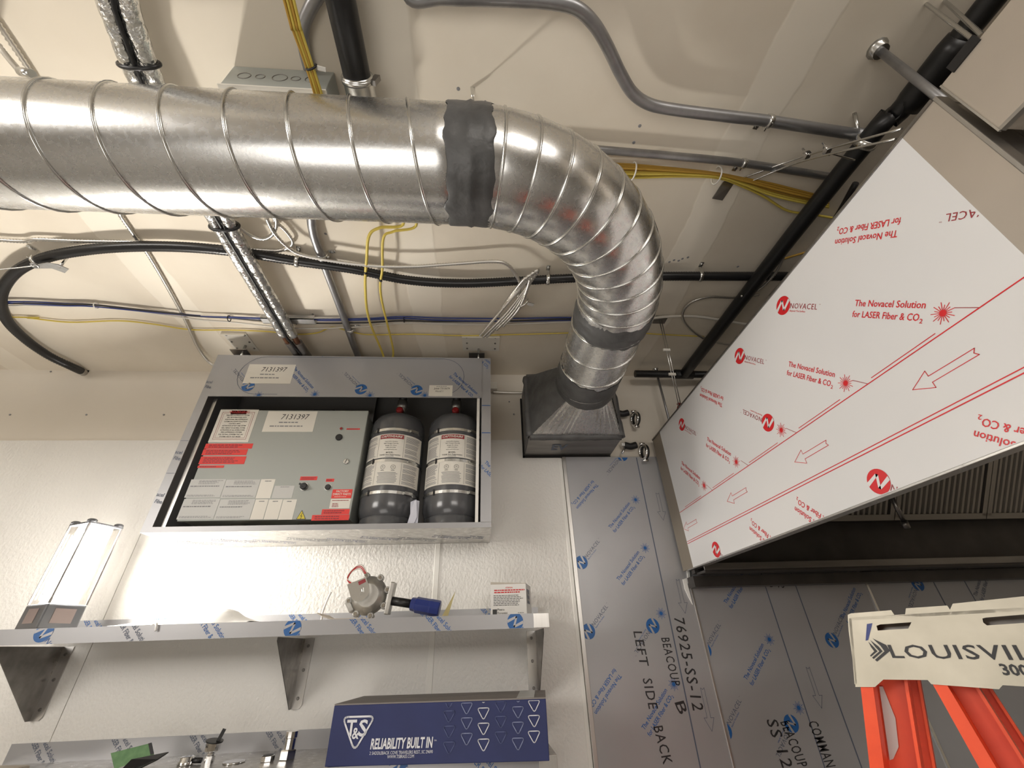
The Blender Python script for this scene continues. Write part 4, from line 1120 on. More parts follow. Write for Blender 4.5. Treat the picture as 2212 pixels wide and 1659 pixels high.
# crumpled clear bag
rnd = random.Random(2); mb = MB(); nx, ny = 18, 6; vs = []
for i in range(nx):
    for j in range(ny):
        x = -1.40+.50*i/(nx-1); y = 1.88+.20*j/(ny-1); e = math.sin(math.pi*j/(ny-1))
        h = (.055*math.exp(-((i-12.5)/2.6)**2)+.020*math.exp(-((i-5)/4)**2))*e+rnd.uniform(0, .008)*e
        vs.append((x+rnd.uniform(-.008, .008), y+rnd.uniform(-.008, .008), S1+.0025+h))
mb.add(vs+[(a, b, c-.002) for a, b, c in vs], [(i*ny+j, (i+1)*ny+j, (i+1)*ny+j+1, i*ny+j+1) for i in range(nx-1) for j in range(ny-1)]+[(nx*ny+i*ny+j, nx*ny+i*ny+j+1, nx*ny+(i+1)*ny+j+1, nx*ny+(i+1)*ny+j) for i in range(nx-1) for j in range(ny-1)], True)
bag = link_mesh('plastic_bag', mb, M['paper']); tag(bag, 'crumpled white plastic bag on the upper shelf right of the work light', 'plastic bag')
link_mesh('torn_strip', smoothtube([V((-1.24, 1.88, S1+.004)), V((-1.20, 1.846, S1+.004)), V((-1.19, 1.842, S1-.02))], .004, 6), M['paper'], bag)

# ---------------------------------------------------------------- things on the lower shelf
BL = onZ(701, 1657, S2+.002); BRt = onZ(1187, 1644, S2+.002)
u_ = (BRt-BL); bw = u_.length; u_ = u_.normalized(); v_ = V((-u_.y, u_.x, 0)); bh = onY(1181, 1511, BRt.y).z-S2
BDp = .285
carton = thing('long_carton', tuple((BL+BRt)/2+v_*BDp/2), 'long dark blue carton with white triangle pattern on the lower shelf', 'carton')
base = [BL, BRt, BRt+v_*BDp, BL+v_*BDp]
body = link_mesh('carton_body', MB().hexa(base+[p+V((0, 0, bh)) for p in base]), M['carton_blue'], carton, bevel=.002)
lid = [p+V((0, 0, bh)) for p in base]
link_mesh('lid_flap', MB().hexa([lid[0]+v_*.002, lid[1]+v_*.002, lid[1]+v_*BDp*.49, lid[0]+v_*BDp*.49]+[p+V((0, 0, .004)) for p in (lid[0]+v_*.002, lid[1]+v_*.002, lid[1]+v_*BDp*.49, lid[0]+v_*BDp*.49)]), M['carton_grey'], carton)
link_mesh('lid_flap', MB().hexa([lid[0]+v_*BDp*.5, lid[1]+v_*BDp*.5, lid[1]+v_*BDp*.99, lid[0]+v_*BDp*.99]+[p+V((0, 0, .004)) for p in (lid[0]+v_*BDp*.5, lid[1]+v_*BDp*.5, lid[1]+v_*BDp*.99, lid[0]+v_*BDp*.99)]), M['carton_grey'], carton)
link_mesh('packing_tape', MB().hexa([p+V((0, 0, .0042)) for p in (lid[1]-u_*.10+v_*.01, lid[1]-u_*.04+v_*.01, lid[1]-u_*.04+v_*BDp*.98, lid[1]-u_*.10+v_*BDp*.98)]+[p+V((0, 0, .005)) for p in (lid[1]-u_*.10+v_*.01, lid[1]-u_*.04+v_*.01, lid[1]-u_*.04+v_*BDp*.98, lid[1]-u_*.10+v_*BDp*.98)]), M['label_grey'], carton)
F = Face(BL, u_, (0, 0, 1), .0026)
def z4(x, y): return F.px(600+x/3.16, 1150+y/3.16)
def rtri(ink, cx, cy, w, h, lw, rr=.22):
    """rounded triangle pointing down"""
    F.new('triangle_print'); C = [V((cx-w/2, cy+h/2)), V((cx+w/2, cy+h/2)), V((cx, cy-h/2))]; pts = []
    for i in range(3):
        p, a, b = C[i], C[i-1], C[(i+1) % 3]
        d = rr*w
        q0 = p+(a-p).normalized()*d; q1 = p+(b-p).normalized()*d
        for k in range(6):
            t = k/5; pts.append(q0*(1-t)**2+p*2*t*(1-t)+q1*t*t)
    F.line(ink, pts, lw, True)
a, b_ = z4(540, 1375); c_, d_ = z4(540, 1262); e_, f_ = z4(540, 1487)
rtri('white_ink', a, (d_+f_)/2, .112, (d_-f_)*1.04, .0055, .18)
x, y = z4(470, 1390); F.new('carton_lettering'); F.text('white_ink', 'T', x-.004, y, .034, .044, bold=.02); x, y = z4(505, 1408); F.new('carton_lettering'); F.text('white_ink', '&', x, y, .024, .030, bold=.02); x, y = z4(548, 1390); F.new('carton_lettering'); F.text('white_ink', 'S', x, y, .030, .044, bold=.02)
x, y = z4(632, 1478); x2, y2 = z4(1058, 1470); F.new('carton_lettering'); F.text('white_ink', 'RELIABILITY BUILT IN', x, y, x2-x, .027, bold=.03, shear=.12)
x, y = z4(1068, 1425); F.new('carton_lettering'); F.text('white_ink', 'TM', x, y, .008, .004)
x, y = z4(627, 1518); x2, _ = z4(1058, 1518); F.new('carton_lettering'); F.text('white_ink', '2 SADDLEBACK COVE TRAVELERS REST, SC 29690', x, y, x2-x, .0085)
x, y = z4(748, 1542); x2, _ = z4(930, 1542); F.new('carton_lettering'); F.text('white_ink', 'WWW.TSBRASS.COM', x, y, x2-x, .0085)
cols = [(1170, 'pale_blue_ink', (1165, 1260, 1365, 1475)), (1290, 'mid_blue_ink', (1205, 1308, 1415)), (1405, 'white_ink', (1130, 1240, 1345, 1455)), (1523, 'pale_blue_ink', (1195, 1298, 1405)), (1640, 'mid_blue_ink', (1125, 1232, 1338, 1448)), (1750, 'white_ink', (1188, 1292, 1400))]
for cx, ink, ys in cols:
    for y in ys:
        a, b_ = z4(cx, y); rtri(ink, a, b_, .043, .033, .0026)
F.build({}, body, (.003, .003, bw-.003, bh-.003))

def chrome_nut(px_, py_, R_, h, label, hexa=True, lean=None, y=None):
    c = onZ(px_, py_, S2) if y is None else onY(px_, py_, y); c.z = S2
    t = thing('chrome_fitting', tuple(c), label, 'fitting', 'chrome tap fittings on the lower shelf')
    return t, c
t, c = chrome_nut(620, 1641, 0, 0, 'tall chrome hex coupling standing beside the blue carton')
link_mesh('hex_nut', MB().lathe(c, (0, 0, 1), [(0, .026), (.003, .028), (.026, .028), (.029, .026)], 6, False), M['chrome'], t)
link_mesh('collar', MB().lathe(c+V((0, 0, .029)), (0, 0, 1), [(0, .019), (.03, .019), (.032, .022), (.05, .022), (.05, .017)], 12, False), M['chrome'], t)
t, c = chrome_nut(577, 1645, 0, 0, 'low chrome ring nut lying left of the tall hex coupling')
link_mesh('ring', MB().lathe(c, (0, 0, 1), [(0, .021), (.002, .023), (.016, .023), (.018, .021)], 8, False), M['chrome'], t)
link_mesh('opening', MB().lathe(c+V((0, 0, .018)), (0, 0, 1), [(0, .017), (.0006, .017)], 20), M['black'], t)
t, c = chrome_nut(450, 1650, 0, 0, 'chrome tap stem with a black lever pointing up on the lower shelf')
link_mesh('stem', MB().lathe(c, (0, 0, 1), [(0, .016), (.022, .016), (.024, .012), (.03, .012), (.036, .024), (.058, .024), (.060, .022)], 12, False), M['chrome'], t)
link_mesh('washer', MB().lathe(c+V((0, 0, .060)), (.15, -.1, 1), [(0, .028), (.004, .028)], 24), M['black'], t)
link_mesh('lever', MB().bar(c+V((.012, 0, .06)), c+V((.022, .004, .094)), .012, .012), M['black'], t)
t, c = chrome_nut(400, 1653, 0, 0, 'flat chrome ring with a black stub on the lower shelf, left of the lever')
link_mesh('ring', MB().lathe(c, (0, 0, 1), [(0, .024), (.003, .026), (.010, .026), (.014, .022), (.022, .022), (.024, .02)], 28), M['chrome'], t)
link_mesh('stub', MB().cyl(c+V((.024, 0, .012)), c+V((.05, .004, .010)), .008, 12), M['black'], t)
t, c = chrome_nut(505, 1648, 0, 0, 'perforated chrome strainer disc lying flat on the lower shelf')
link_mesh('disc', MB().lathe(c, (0, 0, 1), [(0, .034), (.003, .036), (.005, .034)], 36), M['chrome'], t)
# green packets
g = thing('green_packet', (-1.27, 1.98, S2), 'green printed packet with a dark flap on the lower shelf', 'packet')
q = [onY(239, 1627, 2.02), onY(322, 1606, 2.02), onY(331, 1632, 2.02), onY(247, 1662, 2.02)]
link_mesh('packet_front', MB().prism(q, (0, .006, 0)), M['green_packet'], g)
link_mesh('side_strip', MB().prism([onY(320, 1606, 2.017), onY(327, 1604, 2.017), onY(332, 1628, 2.017), onY(325, 1631, 2.017)], (0, .002, 0)), M['marker'], g)
q = [onY(258, 1659, 1.93), onY(284, 1640, 1.96), onY(364, 1624, 2.00), onY(340, 1640, 1.96), onY(300, 1660, 1.90)]
q[0].z = S2+.002
link_mesh('dark_flap', MB().prism(q, (0, .003, -.003)), M['black_flex'], g)
mb = MB(); q = [onZ(-20, 1655, S2+.03), onZ(15, 1636, S2+.012), onZ(98, 1638, S2+.012), onZ(60, 1655, S2+.012)]
b = [V((-1.78, 1.86, S2)), V((-1.60, 1.86, S2)), V((-1.55, 2.02, S2)), V((-1.74, 2.05, S2))]
mb.hexa(b+[p+V((0, 0, .022)) for p in b]); tag(link_mesh('brown_packet', mb, M['cardboard'], bevel=.006), 'flat brown paper packet at the left end of the lower shelf', 'packet')

# ---------------------------------------------------------------- step ladder, turned so that one end of its cap faces the viewer
LU = V((.66, -.75, 0)).normalized(); LPn = V((LU.y, -LU.x, 0))      # along the lettered face, and out of it
LP0 = onY(1831, 1326, 1.10)
lad = thing('step_ladder', (1.25, 1.15, -EYE), 'orange fibreglass step ladder with a pale grey top cap, at the right edge', 'ladder')
def lp(x, y): return onP(x, y, LP0, LPn)
def back(p, d): return p-LPn*d
out = [(1831, 1328), (1838, 1325), (1925, 1318), (1933, 1330), (1955, 1328), (1957, 1314), (2046, 1308), (2052, 1317), (2058, 1304), (2212, 1288), (2330, 1276), (2330, 1494), (2212, 1483), (2166, 1480), (2158, 1489), (2012, 1478), (2004, 1469), (1908, 1468), (1890, 1484), (1848, 1484), (1846, 1458), (1833, 1362)]
slot1 = [(1893, 1352), (1900, 1349), (1969, 1344), (1962, 1358), (1896, 1362)]
slot2 = [(2122, 1336), (2130, 1334), (2280, 1322), (2280, 1341), (2132, 1351), (2124, 1345)]
cp = MB(); cp.prism([lp(*p) for p in out], LPn*-.006, [[lp(*p) for p in slot1], [lp(*p) for p in slot2]])
capo = link_mesh('top_cap', cp, M['ladder_cap'], lad)
CD = .42
tl, tr_ = lp(1836, 1334), lp(2330, 1284); tr_.z = tl.z
tp = MB(); tp.hexa([tl, tr_, back(tr_, CD), back(tl, CD)]+[p-V((0, 0, .006)) for p in (tl, tr_, back(tr_, CD), back(tl, CD))]); link_mesh('cap_top', tp, M['ladder_cap'], capo)
bl, a = lp(1846, 1478), lp(1834, 1336)
link_mesh('cap_side', MB().prism([a, back(a, CD), back(bl, CD), bl], LU*.005), M['ladder_cap'], capo)
br_, b = lp(2328, 1490), lp(2328, 1286)
link_mesh('cap_side', MB().prism([b, back(b, CD), back(br_, CD), br_], LU*-.005), M['ladder_cap'], capo)
link_mesh('cap_end', MB().prism([back(p, CD) for p in (a, b, br_, bl)], LPn*.005), M['ladder_cap'], capo)
link_mesh('tray_back', MB().prism([back(lp(x, y), .05) for x, y in ((1860, 1342), (2320, 1292), (2320, 1380), (1860, 1380))], LPn*-.004), M['ss_dark'], capo)
F = Face(LP0, LU, (0, 0, 1))
def z8(x, y): return F.px(1650+x/3.614, 1200+y/3.614)
def capword(s, p0, p1, h, **k):
    x, y = z8(*p0); x2, y2 = z8(*p1); F.new('cap_lettering'); F.text('marker', s, x, y, x2-x, h, math.atan2(y2-y, x2-x), **k)
hL = z8(1400, 690)[1]-z8(1400, 802)[1]
capword('LOUISVILLE', (1005, 798), (2460, 822), hL, bold=.012, sp=1.08)
capword('300 LBS', (1870, 930), (2380, 955), hL*.72, bold=.03)
for q, ink in (([(805, 535), (848, 528), (815, 660), (795, 665)], 'blue_fit'), ([(848, 646), (955, 698), (985, 745), (885, 828), (868, 814), (942, 748), (912, 706)], 'marker'), ([(830, 660), (896, 710), (928, 748), (858, 808), (845, 797), (902, 748), (872, 716)], 'marker'), ([(816, 672), (860, 716), (888, 748), (836, 790), (830, 780), (862, 748), (838, 716)], 'marker')):
    F.new('cap_emblem'); F.poly(ink, [z8(*p) for p in q])
F.build({}, capo)
def rail(tops, feet, depth, web, inset=0.):
    """channel rail open to the outside: proud flange, recessed web, second flange"""
    (t0, t1), (f0, f1) = tops, feet; dn = -LPn
    def seg(a0, a1, b0, b1, d0, d1):
        m_ = MB(); m_.hexa([b0+dn*d0, b1+dn*d0, b1+dn*d1, b0+dn*d1, a0+dn*d0, a1+dn*d0, a1+dn*d1, a0+dn*d1]); return m_
    tw, fw = t1+(t1-t0).normalized()*web, f1+(f1-f0).normalized()*web
    o = link_mesh('rail', seg(t0, t1, f0, f1, inset, inset+depth), M['orange'], lad)
    link_mesh('rail_web', seg(t1, tw, f1, fw, inset+depth-.008, inset+depth-.002), M['orange'], o)
    e = (t1-t0).normalized()*.006
    link_mesh('rail_flange', seg(tw, tw+e, fw, fw+e, inset+depth*.35, inset+depth), M['orange'], o)
    return o
def down(T, B, z): k = (z-T.z)/(B.z-T.z); return T+(B-T)*k
def edge(t, b): T, B = lp(*t), lp(*b); return T+(T-B)*.12, down(T, B, -EYE)
e0, e1 = edge((1858, 1482), (1878, 1659)), edge((1885, 1482), (1909, 1659))
ra = rail((e0[0], e1[0]), (e0[1], e1[1]), .075, .055, .004)
T, B = lp(1888, 1490), lp(1912, 1659)
lbp = [lp(1889, 1488), lp(1897, 1488), lp(1925, 1560), lp(1932, 1625), lp(1920, 1652), lp(1912, 1655)]
link_mesh('worn_label', MB().prism([back(p, .0665) for p in lbp], LPn*.0008), M['label_grey'], ra)
e2, e3 = edge((2012, 1474), (2115, 1659)), edge((2043, 1476), (2152, 1659))
rb = rail((e2[0], e3[0]), (e2[1], e3[1]), .075, .040, .004)
off = -LPn*.36
for (A, B_) in ((e0, e1), (e2, e3)):
    rail((A[0]+off, B_[0]+off), (A[1]+off-LPn*.1, B_[1]+off-LPn*.1), .045, .045, .004)
for i in range(4):
    z = -.40-.30*i; k = (z-e0[0].z)/(e0[1].z-e0[0].z); p = e0[0].lerp(e0[1], k)-LPn*.05; q = p-LPn*(.30+.1*k); w_ = LU*.08
    link_mesh('step', MB().hexa([p, p+w_, q+w_, q]+[r_+V((0, 0, .02)) for r_ in (p, p+w_, q+w_, q)]), M['ladder_cap'], lad)
# ---------------------------------------------------------------- pipes, conduits and cables under the ceiling
def cz(pts, off): return [onZ(x, y, ZC-(off if not isinstance(off, (list, tuple)) else off[i])) for i, (x, y) in enumerate(pts)]
def strap(c, ax, r, name, parent, m_='zinc', w=.016, ear=1):
    """pipe strap: ring with one ear screwed to the ceiling"""
    c = V(c); ax = V(ax).normalized(); side = ax.cross(V((0, 0, 1))).normalized()*ear
    o = link_mesh(name, MB().lathe(c-ax*w/2, ax, [(0, r+.0003), (0, r+.003), (w*.3, r+.004), (w*.7, r+.004), (w, r+.003), (w, r+.0003)], 22), M[m_], parent)
    t0 = c+side*(r+.002); top = V((t0.x, t0.y, ZC-.0005))
    link_mesh('strap_tab', MB().bar(t0-V((0, 0, r*.5)), top, w, .004, ax), M[m_], o)
    f0 = V((top.x, top.y, ZC-.003)); link_mesh('strap_foot', MB().bar(f0, f0+side*.028, w, .004), M[m_], o)
    link_mesh('strap_screw', MB().lathe(f0+side*.016+V((0, 0, -.002)), (0, 0, -1), [(0, .007), (.005, .006)], 10), M[m_], o)
    return o
# foil-wrapped pipe pair
ctr = [V((-.84, -2.2, 1.405)), V((-.85, -1.2, 1.405)), V((-.87, -.3, 1.405)), V((-.905, .30, 1.405)), V((-.940, .45, 1.405)), V((-.974, .60, 1.405)), V((-.992, .85, 1.405)), V((-1.000, 1.06, 1.405)), V((-1.006, 1.40, 1.405)), V((-1.012, 1.74, 1.405))]
ctr = resample(catmull(ctr, 8), .012); rnd = random.Random(8)
fp = thing('insulated_pipes', (ctr[0].x, ctr[0].y, 1.36), 'pair of foil-wrapped refrigerant pipes strapped together, crossing above the duct', 'pipe')
for s_ in (-1, 1):
    link_mesh('foil_sleeve', MB().tube([p+V((s_*.0245, 0, 0)) for p in ctr], [.0235*(1+rnd.uniform(-.06, .06)) for _ in ctr], 16), M['foil'], fp)
    e = ctr[-1]+V((s_*.0245, 0, 0)); dn = V((e.x+.004, 1.80, 1.402))
    link_mesh('copper_stub', smoothtube([e-V((0, .02, 0)), e+V((0, .03, 0)), dn, V((dn.x+.01, 1.84, 1.402))], .015, 12), M['copper'], fp)
    link_mesh('dark_sleeve', smoothtube([V((dn.x+.002, 1.79, 1.402)), V((dn.x+.008, 1.90, 1.402)), V((dn.x+.02, 2.10, 1.402))], .021, 14), M['ss_dark'], fp)
link_mesh('control_cable', MB().tube([p+V((0, 0, -.021)) for p in ctr]+[V((-.998, 1.85, 1.388)), V((-.985, 1.98, 1.39))], .0062, 8), M['black'], fp)
for i in (min(range(len(ctr)), key=lambda i: abs(ctr[i].y-.55)), min(range(len(ctr)), key=lambda i: abs(ctr[i].y-1.075))):
    c = ctr[i]; mb = MB(); ring = []
    for k in range(33):
        a = 2*math.pi*k/32; ring.append(c+V((math.cos(a)*.054+(.0 if abs(math.cos(a)) < .7 else 0), 0, math.sin(a)*.030)))
    mb.tube(ring, .0055, 8, False); link_mesh('binding_strap', mb, M['black_flex'], fp)
mb = MB(); mb.box((-1.12, 1.64, 1.432), (-.86, 1.68, 1.436)); mb.box((-1.12, 1.64, 1.432), (-.86, 1.643, 1.458)); mb.box((-1.12, 1.677, 1.432), (-.86, 1.68, 1.458))
for x in (-1.10, -.88): mb.cyl((x, 1.66, 1.434), (x, 1.66, ZC-.001), .005, 8)
so = link_mesh('strut_channel', mb, M['galv_dull']); tag(so, 'short slotted steel strut across the top of the foil-wrapped pipes', 'strut')
# black drain pipe with band coupling
dp = thing('drain_pipe', (-.372, .55, 1.36), 'thick black iron drain pipe coming in over the duct', 'pipe')
link_mesh('pipe', smoothtube([(-.374, -3.0, 1.405), (-.371, .2, 1.405), (-.370, .575, 1.405)], .038, 28), M['black_iron'], dp)
cpn = link_mesh('band_coupling', MB().lathe((-.370, .545, 1.405), (0, 1, 0), [(0, .0385), (0, .043), (.012, .044), (.02, .043), (.095, .043), (.103, .044), (.115, .043), (.115, .0385)], 32), M['zinc'], dp)
for y in (.556, .648): link_mesh('clamp_band', MB().lathe((-.370, y-.006, 1.405), (0, 1, 0), [(0, .0435), (0, .0462), (.012, .0462), (.012, .0435)], 32), M['zinc'], cpn)
for y in (.556, .648): link_mesh('clamp_screw', MB().bar((-.325, y, 1.385), (-.316, y, 1.425), .016, .014, (0, 1, 0)), M['ss_dark'], cpn)
link_mesh('riser_elbow', smoothtube([(-.370, .655, 1.405), (-.370, .74, 1.41), (-.370, .80, 1.44), (-.370, .815, 1.482)], .038, 24), M['black_iron'], dp)
# junction box
jb = thing('junction_box', (-.60, .72, 1.356), 'flat grey junction box with round knockouts, fixed to the ceiling above the duct', 'junction box')
JX0, JX1, JY0, JY1, JZ0 = -.748, -.458, .572, .87, 1.356
link_mesh('box_body', MB().box((JX0, JY0, JZ0+.004), (JX1, JY1, ZC-.001)), M['enclosure'], jb, bevel=.002)
link_mesh('cover', MB().box((JX0-.003, JY0-.003, JZ0), (JX1+.003, JY1+.003, JZ0+.006)), M['sticker'], jb)
for x, r in ((-.700, .018), (-.655, .013), (-.600, .021), (-.555, .013), (-.510, .018)):
    link_mesh('knockout', MB().torus((x, JY0-.0004, 1.424), (0, 1, 0), r, .0012, 28, 6), M['ss_dark'], jb)
# grey conduit in and out of the junction box
mb = smoothtube([V((-.15, -2.4, 1.467)), V((-.15, -.6, 1.467)), V((-.22, .10, 1.467)), V((-.40, .34, 1.467))]+cz([(700, -30), (672, 15), (655, 60), (657, 105), (668, 150)], .018), .0165, 14)
tag(link_mesh('bent_conduit', mb, M['emt']), 'bent grey conduit dropping in beside the junction box, left of the black pipe', 'conduit')
ec = thing('ceiling_conduit', (-.70, 1.4, 1.44), 'straight grey conduit running from the duct down to the cabinet top', 'conduit')
pth = [V((-.60, .872, 1.455)), V((-.66, 1.0, 1.455))]+cz([(676, 500), (700, 570), (726, 640), (748, 700), (762, 740)], .03)+[V((-.715, 1.96, 1.43)), V((-.715, 1.975, 1.385))]
link_mesh('conduit_run', smoothtube(pth, .0175, 14), M['emt'], ec)
c = cz([(698, 553)], .03)[0]; strap(c, (.12, 1, 0), .0175, 'conduit_strap', ec)
c = cz([(757, 712)], .03)[0]; strap(c, (.05, 1, 0), .0175, 'conduit_strap', ec)
# yellow cables dropping past the junction box and into the cabinet
yc = thing('yellow_cable_bundle', (-.55, .45, 1.3), 'bundle of thin yellow cables hanging in front of the junction box', 'cable')
for k in range(4):
    link_mesh('cable', smoothtube([V((-.42+.01*k, -2.2, 1.36)), V((-.45+.01*k, -.5, 1.35)), onZ(606+k*7, -30, 1.33), onZ(628+k*6, 50, 1.33), onZ(655+k*5, 125, 1.335), onZ(676+k*5, 190, 1.34), onZ(690+k*5, 240, 1.36)], .0038, 6), M['yellow_wire' if k % 2 else 'amber_wire'], yc)
c = onZ(673, 145, 1.335); link_mesh('cable_tie', MB().torus(c, (.3, 1, .0), .014, .003, 16, 6), M['black'], yc)
link_mesh('tie_tail', MB().bar(c+V((.015, 0, 0)), c+V((.036, .004, 0)), .010, .004), M['tie'], yc)
for i, (pts, lab) in enumerate(((((872, 480), (820, 492), (797, 510), (792, 560), (789, 620), (797, 690), (812, 730), (826, 768)), 'left of two yellow cables looping from the duct down into the cabinet'), (((900, 482), (850, 500), (828, 515), (826, 580), (823, 640), (829, 700), (830, 768)), 'right of two yellow cables looping from the duct down into the cabinet'))):
    n = len(pts); offs = [.03, .04, .05]+[.06]*(n-5)+[.075, .10]
    p = cz(pts, offs); p[-1] = V((p[-1].x, 1.96, CZ1)); p[-2] = V((p[-2].x, 1.90, 1.43))
    t = thing('yellow_cable', tuple(p[-1]), lab, 'cable', 'yellow cables above the cabinet')
    p = [V((-.40+.05*i, .87, 1.45))]+p
    link_mesh('jacket', smoothtube(p, .0062 if i == 0 else .0055, 8), M['yellow_wire'], t)
    q = catmull(p, 8)[36]; link_mesh('black_mark', MB().cyl(q-V((0, .006, 0)), q+V((0, .006, 0)), .0072, 10), M['black'], t)
# black liquid-tight conduit
bp_ = [(1720, 597), (1560, 597), (1430, 597), (1240, 601), (1140, 606), (1000, 612), (880, 605), (760, 581), (640, 564), (520, 545), (400, 534), (280, 533), (180, 541), (95, 558), (32, 590), (2, 640), (14, 690), (55, 733), (105, 768), (150, 790)]
p = cz(bp_, .042); p.append(onY(176, 802, WY-.03)); p.append(onY(182, 806, WY+.003))
bf = thing('black_flexible_conduit', (-.6, 1.3, 1.42), 'long black flexible conduit curving along the ceiling into a hole in the wall', 'conduit')
link_mesh('jacket', corrugated(p[:-1], .0205, .012, .07, 12), M['black_flex'], bf)
link_mesh('bare_end', corrugated([p[-3].lerp(p[-2], .75), p[-2], p[-1]], .018, .01, .10, 12), M['armor'], bf)
for (x, y), ax in (((642, 565), (1, .25, 0)), ((1183, 604), (1, .0, 0)), ((1512, 597), (1, 0, 0)), ((82, 562), (1, -.6, 0))):
    strap(cz([(x, y)], .042)[0], ax, .0215, 'conduit_strap', bf, ear=1)
c = onY(182, 803, WY+.003); link_mesh('wall_hole', MB().lathe(c, (0, -1, 0), [(0, .026), (.0015, .026)], 12), M['black'], bf)
# armoured cables
def mc(pts, off, r, label, group='armoured cables on the ceiling', extra=None, ext=None):
    p = (ext or [])+cz(pts, off)
    if extra: p += extra
    o = link_mesh('armoured_cable', corrugated(p, r, .012, .20, 8), M['armor']); return tag(o, label, 'cable', group)
mc([(-40, 515), (80, 517), (180, 521), (300, 523), (400, 528), (500, 536), (580, 541), (610, 540), (632, 525), (618, 500), (595, 478), (590, 460)], .02, .0068, 'armoured cable following the black conduit from the left edge to a loop by the pipes', ext=[V((-4.5, 1.08, 1.465)), V((-3.2, 1.09, 1.465))])
mc([(235, 425), (262, 468), (300, 522), (322, 552), (362, 620), (400, 690), (425, 745), (445, 775), (462, 790)], [.012]*6+[.02, .04, .06], .0078, 'thin armoured cable running straight across the ceiling to the cabinet corner', ext=[V((-1.25, -2, 1.473)), V((-1.3, .2, 1.473))])
mc([(500, 470), (516, 490), (545, 510), (570, 516), (590, 505), (597, 480), (592, 460)], .05, .0070, 'small armoured cable loop hanging right of the foil pipes')
lc_ = mc([(575, 470), (590, 500), (615, 528), (645, 548), (700, 561), (790, 573), (880, 576), (980, 570), (1060, 565), (1095, 571), (1115, 595), (1124, 622), (1110, 660), (1075, 705), (1050, 728)], [.06]*10+[.07, .085, .10, .12, .13], .0072, 'long sagging armoured cable that ends in the hanging coil')
coil = thing('cable_coil', (.15, 1.45, 1.36), 'bundled coil of armoured cable hanging above the right end of the cabinet', 'cable')
for k in range(4):
    a = onZ(1155-6*k, 592+5*k, 1.40-.004*k); b = onZ(1042+14*k, 728-8*k, 1.345+.004*k); mid = a.lerp(b, .5); sd2 = (b-a).normalized().cross(V((0, 0, 1)))*(.012+.006*k)
    link_mesh('loop', corrugated([b+sd2*.2, mid+sd2+V((0, 0, -.012)), a+sd2*.5, a+(a-b)*.04, a-sd2*.5, mid-sd2+V((0, 0, .006*k)), b.lerp(a, .12*k)-sd2*1.3], .0070, .012, .20, 8), M['armor'], coil)
c = onZ(1130, 652, 1.375); link_mesh('tie', MB().torus(c, (.6, .8, -.1), .026, .004, 18, 6), M['zinc'], coil); link_mesh('tag', MB().bar(c+V((.02, 0, -.01)), c+V((.05, .01, -.01)), .018, .003), M['zinc'], coil)
link_mesh('hook', MB().cyl(onZ(1155, 592, 1.40), onZ(1150, 588, ZC), .003, 6), M['zinc'], coil)
# data cables and yellow wire along the ceiling
dcb = thing('data_cable_bundle', (-.5, 1.7, 1.46), 'blue and white data cables tied in a line across the ceiling', 'cable')
line = [(-30, 651), (60, 652), (140, 656), (200, 658), (330, 672), (430, 682), (500, 685), (620, 691), (700, 692), (790, 690), (872, 686), (960, 689), (1100, 690), (1240, 688)]
for k, (m_, dy) in enumerate((('blue_wire', 0), ('blue_wire', 4), ('white_wire', 9), ('dark_wire', 6), ('white_wire', 13))):
    pts = [(x, y+dy*(.5+.5*math.sin(x*.006+k))+ (dy-4 if x > 520 else 0)*.5) for x, y in line]
    pp_ = cz(pts, .020+.003*(k % 2)); pp_ = [pp_[0]+V((-2.4, 0, 0)), pp_[0]+V((-1.2, .01, 0))]+pp_+[cz([(1400, 690+dy*.3)], .022)[0]]
    link_mesh('cable', smoothtube(pp_, .0042, 6, 6), M[m_], dcb)
for x, y in ((208, 660), (495, 688), (640, 694), (873, 690)):
    c = cz([(x, y)], .022)[0]; link_mesh('cable_tie', MB().torus(c, (1, 0, 0), .015, .0025, 14, 6), M['black' if x > 300 else 'tie'], dcb)
p = cz([(1390, 690), (1440, 684), (1500, 683), (1550, 690), (1620, 702)], .02)
tag(link_mesh('white_cable', smoothtube(p, .0075, 8), M['white_wire']), 'white cable continuing right of the duct leg towards the hood', 'cable')
yp = [(-20, 684), (60, 687), (150, 696), (255, 693), (330, 700), (410, 712), (500, 713), (575, 716), (640, 722), (685, 719), (718, 707), (760, 717), (800, 723), (900, 722), (995, 725), (1100, 723), (1240, 719), (1330, 716), (1420, 722), (1520, 727)]
tag(link_mesh('yellow_wire', smoothtube([cz(yp, .012)[0]+V((-2.4, 0, 0))]+cz(yp, .012), .0038, 6, 6), M['yellow_wire']), 'single thin yellow wire strung along the ceiling near the wall', 'wire')
# hanger plates on the ceiling
def hplate(x0, x1, y0, y1, label, flange):
    a = onZ(x0, y0, ZC); b = onZ(x1, y1, ZC)
    t = thing('ceiling_plate', ((a.x+b.x)/2, (a.y+b.y)/2, ZC-.02), label, 'steel plate')
    link_mesh('plate', MB().box((a.x, a.y, ZC-.0045), (b.x, b.y, ZC-.0005)), M['sticker'], t)
    if flange: link_mesh('turned_edge', MB().box((a.x, a.y, ZC-.022), (b.x, a.y+.004, ZC-.004)), M['sticker'], t)
    for k in range(6):
        x = a.x+(b.x-a.x)*(.12 if k % 2 else .88); y = a.y+(b.y-a.y)*(.15+.35*(k//2))
        link_mesh('screw', MB().lathe((x, y, ZC-.0045), (0, 0, -1), [(0, .006), (.003, .005)], 8), M['ss_dark'], t)
hplate(478, 560, 716, 757, 'cream steel plate with screws on the ceiling above the cabinet left end', True)
hplate(998, 1078, 722, 757, 'cream steel plate with screws on the ceiling above the cabinet right end', True)
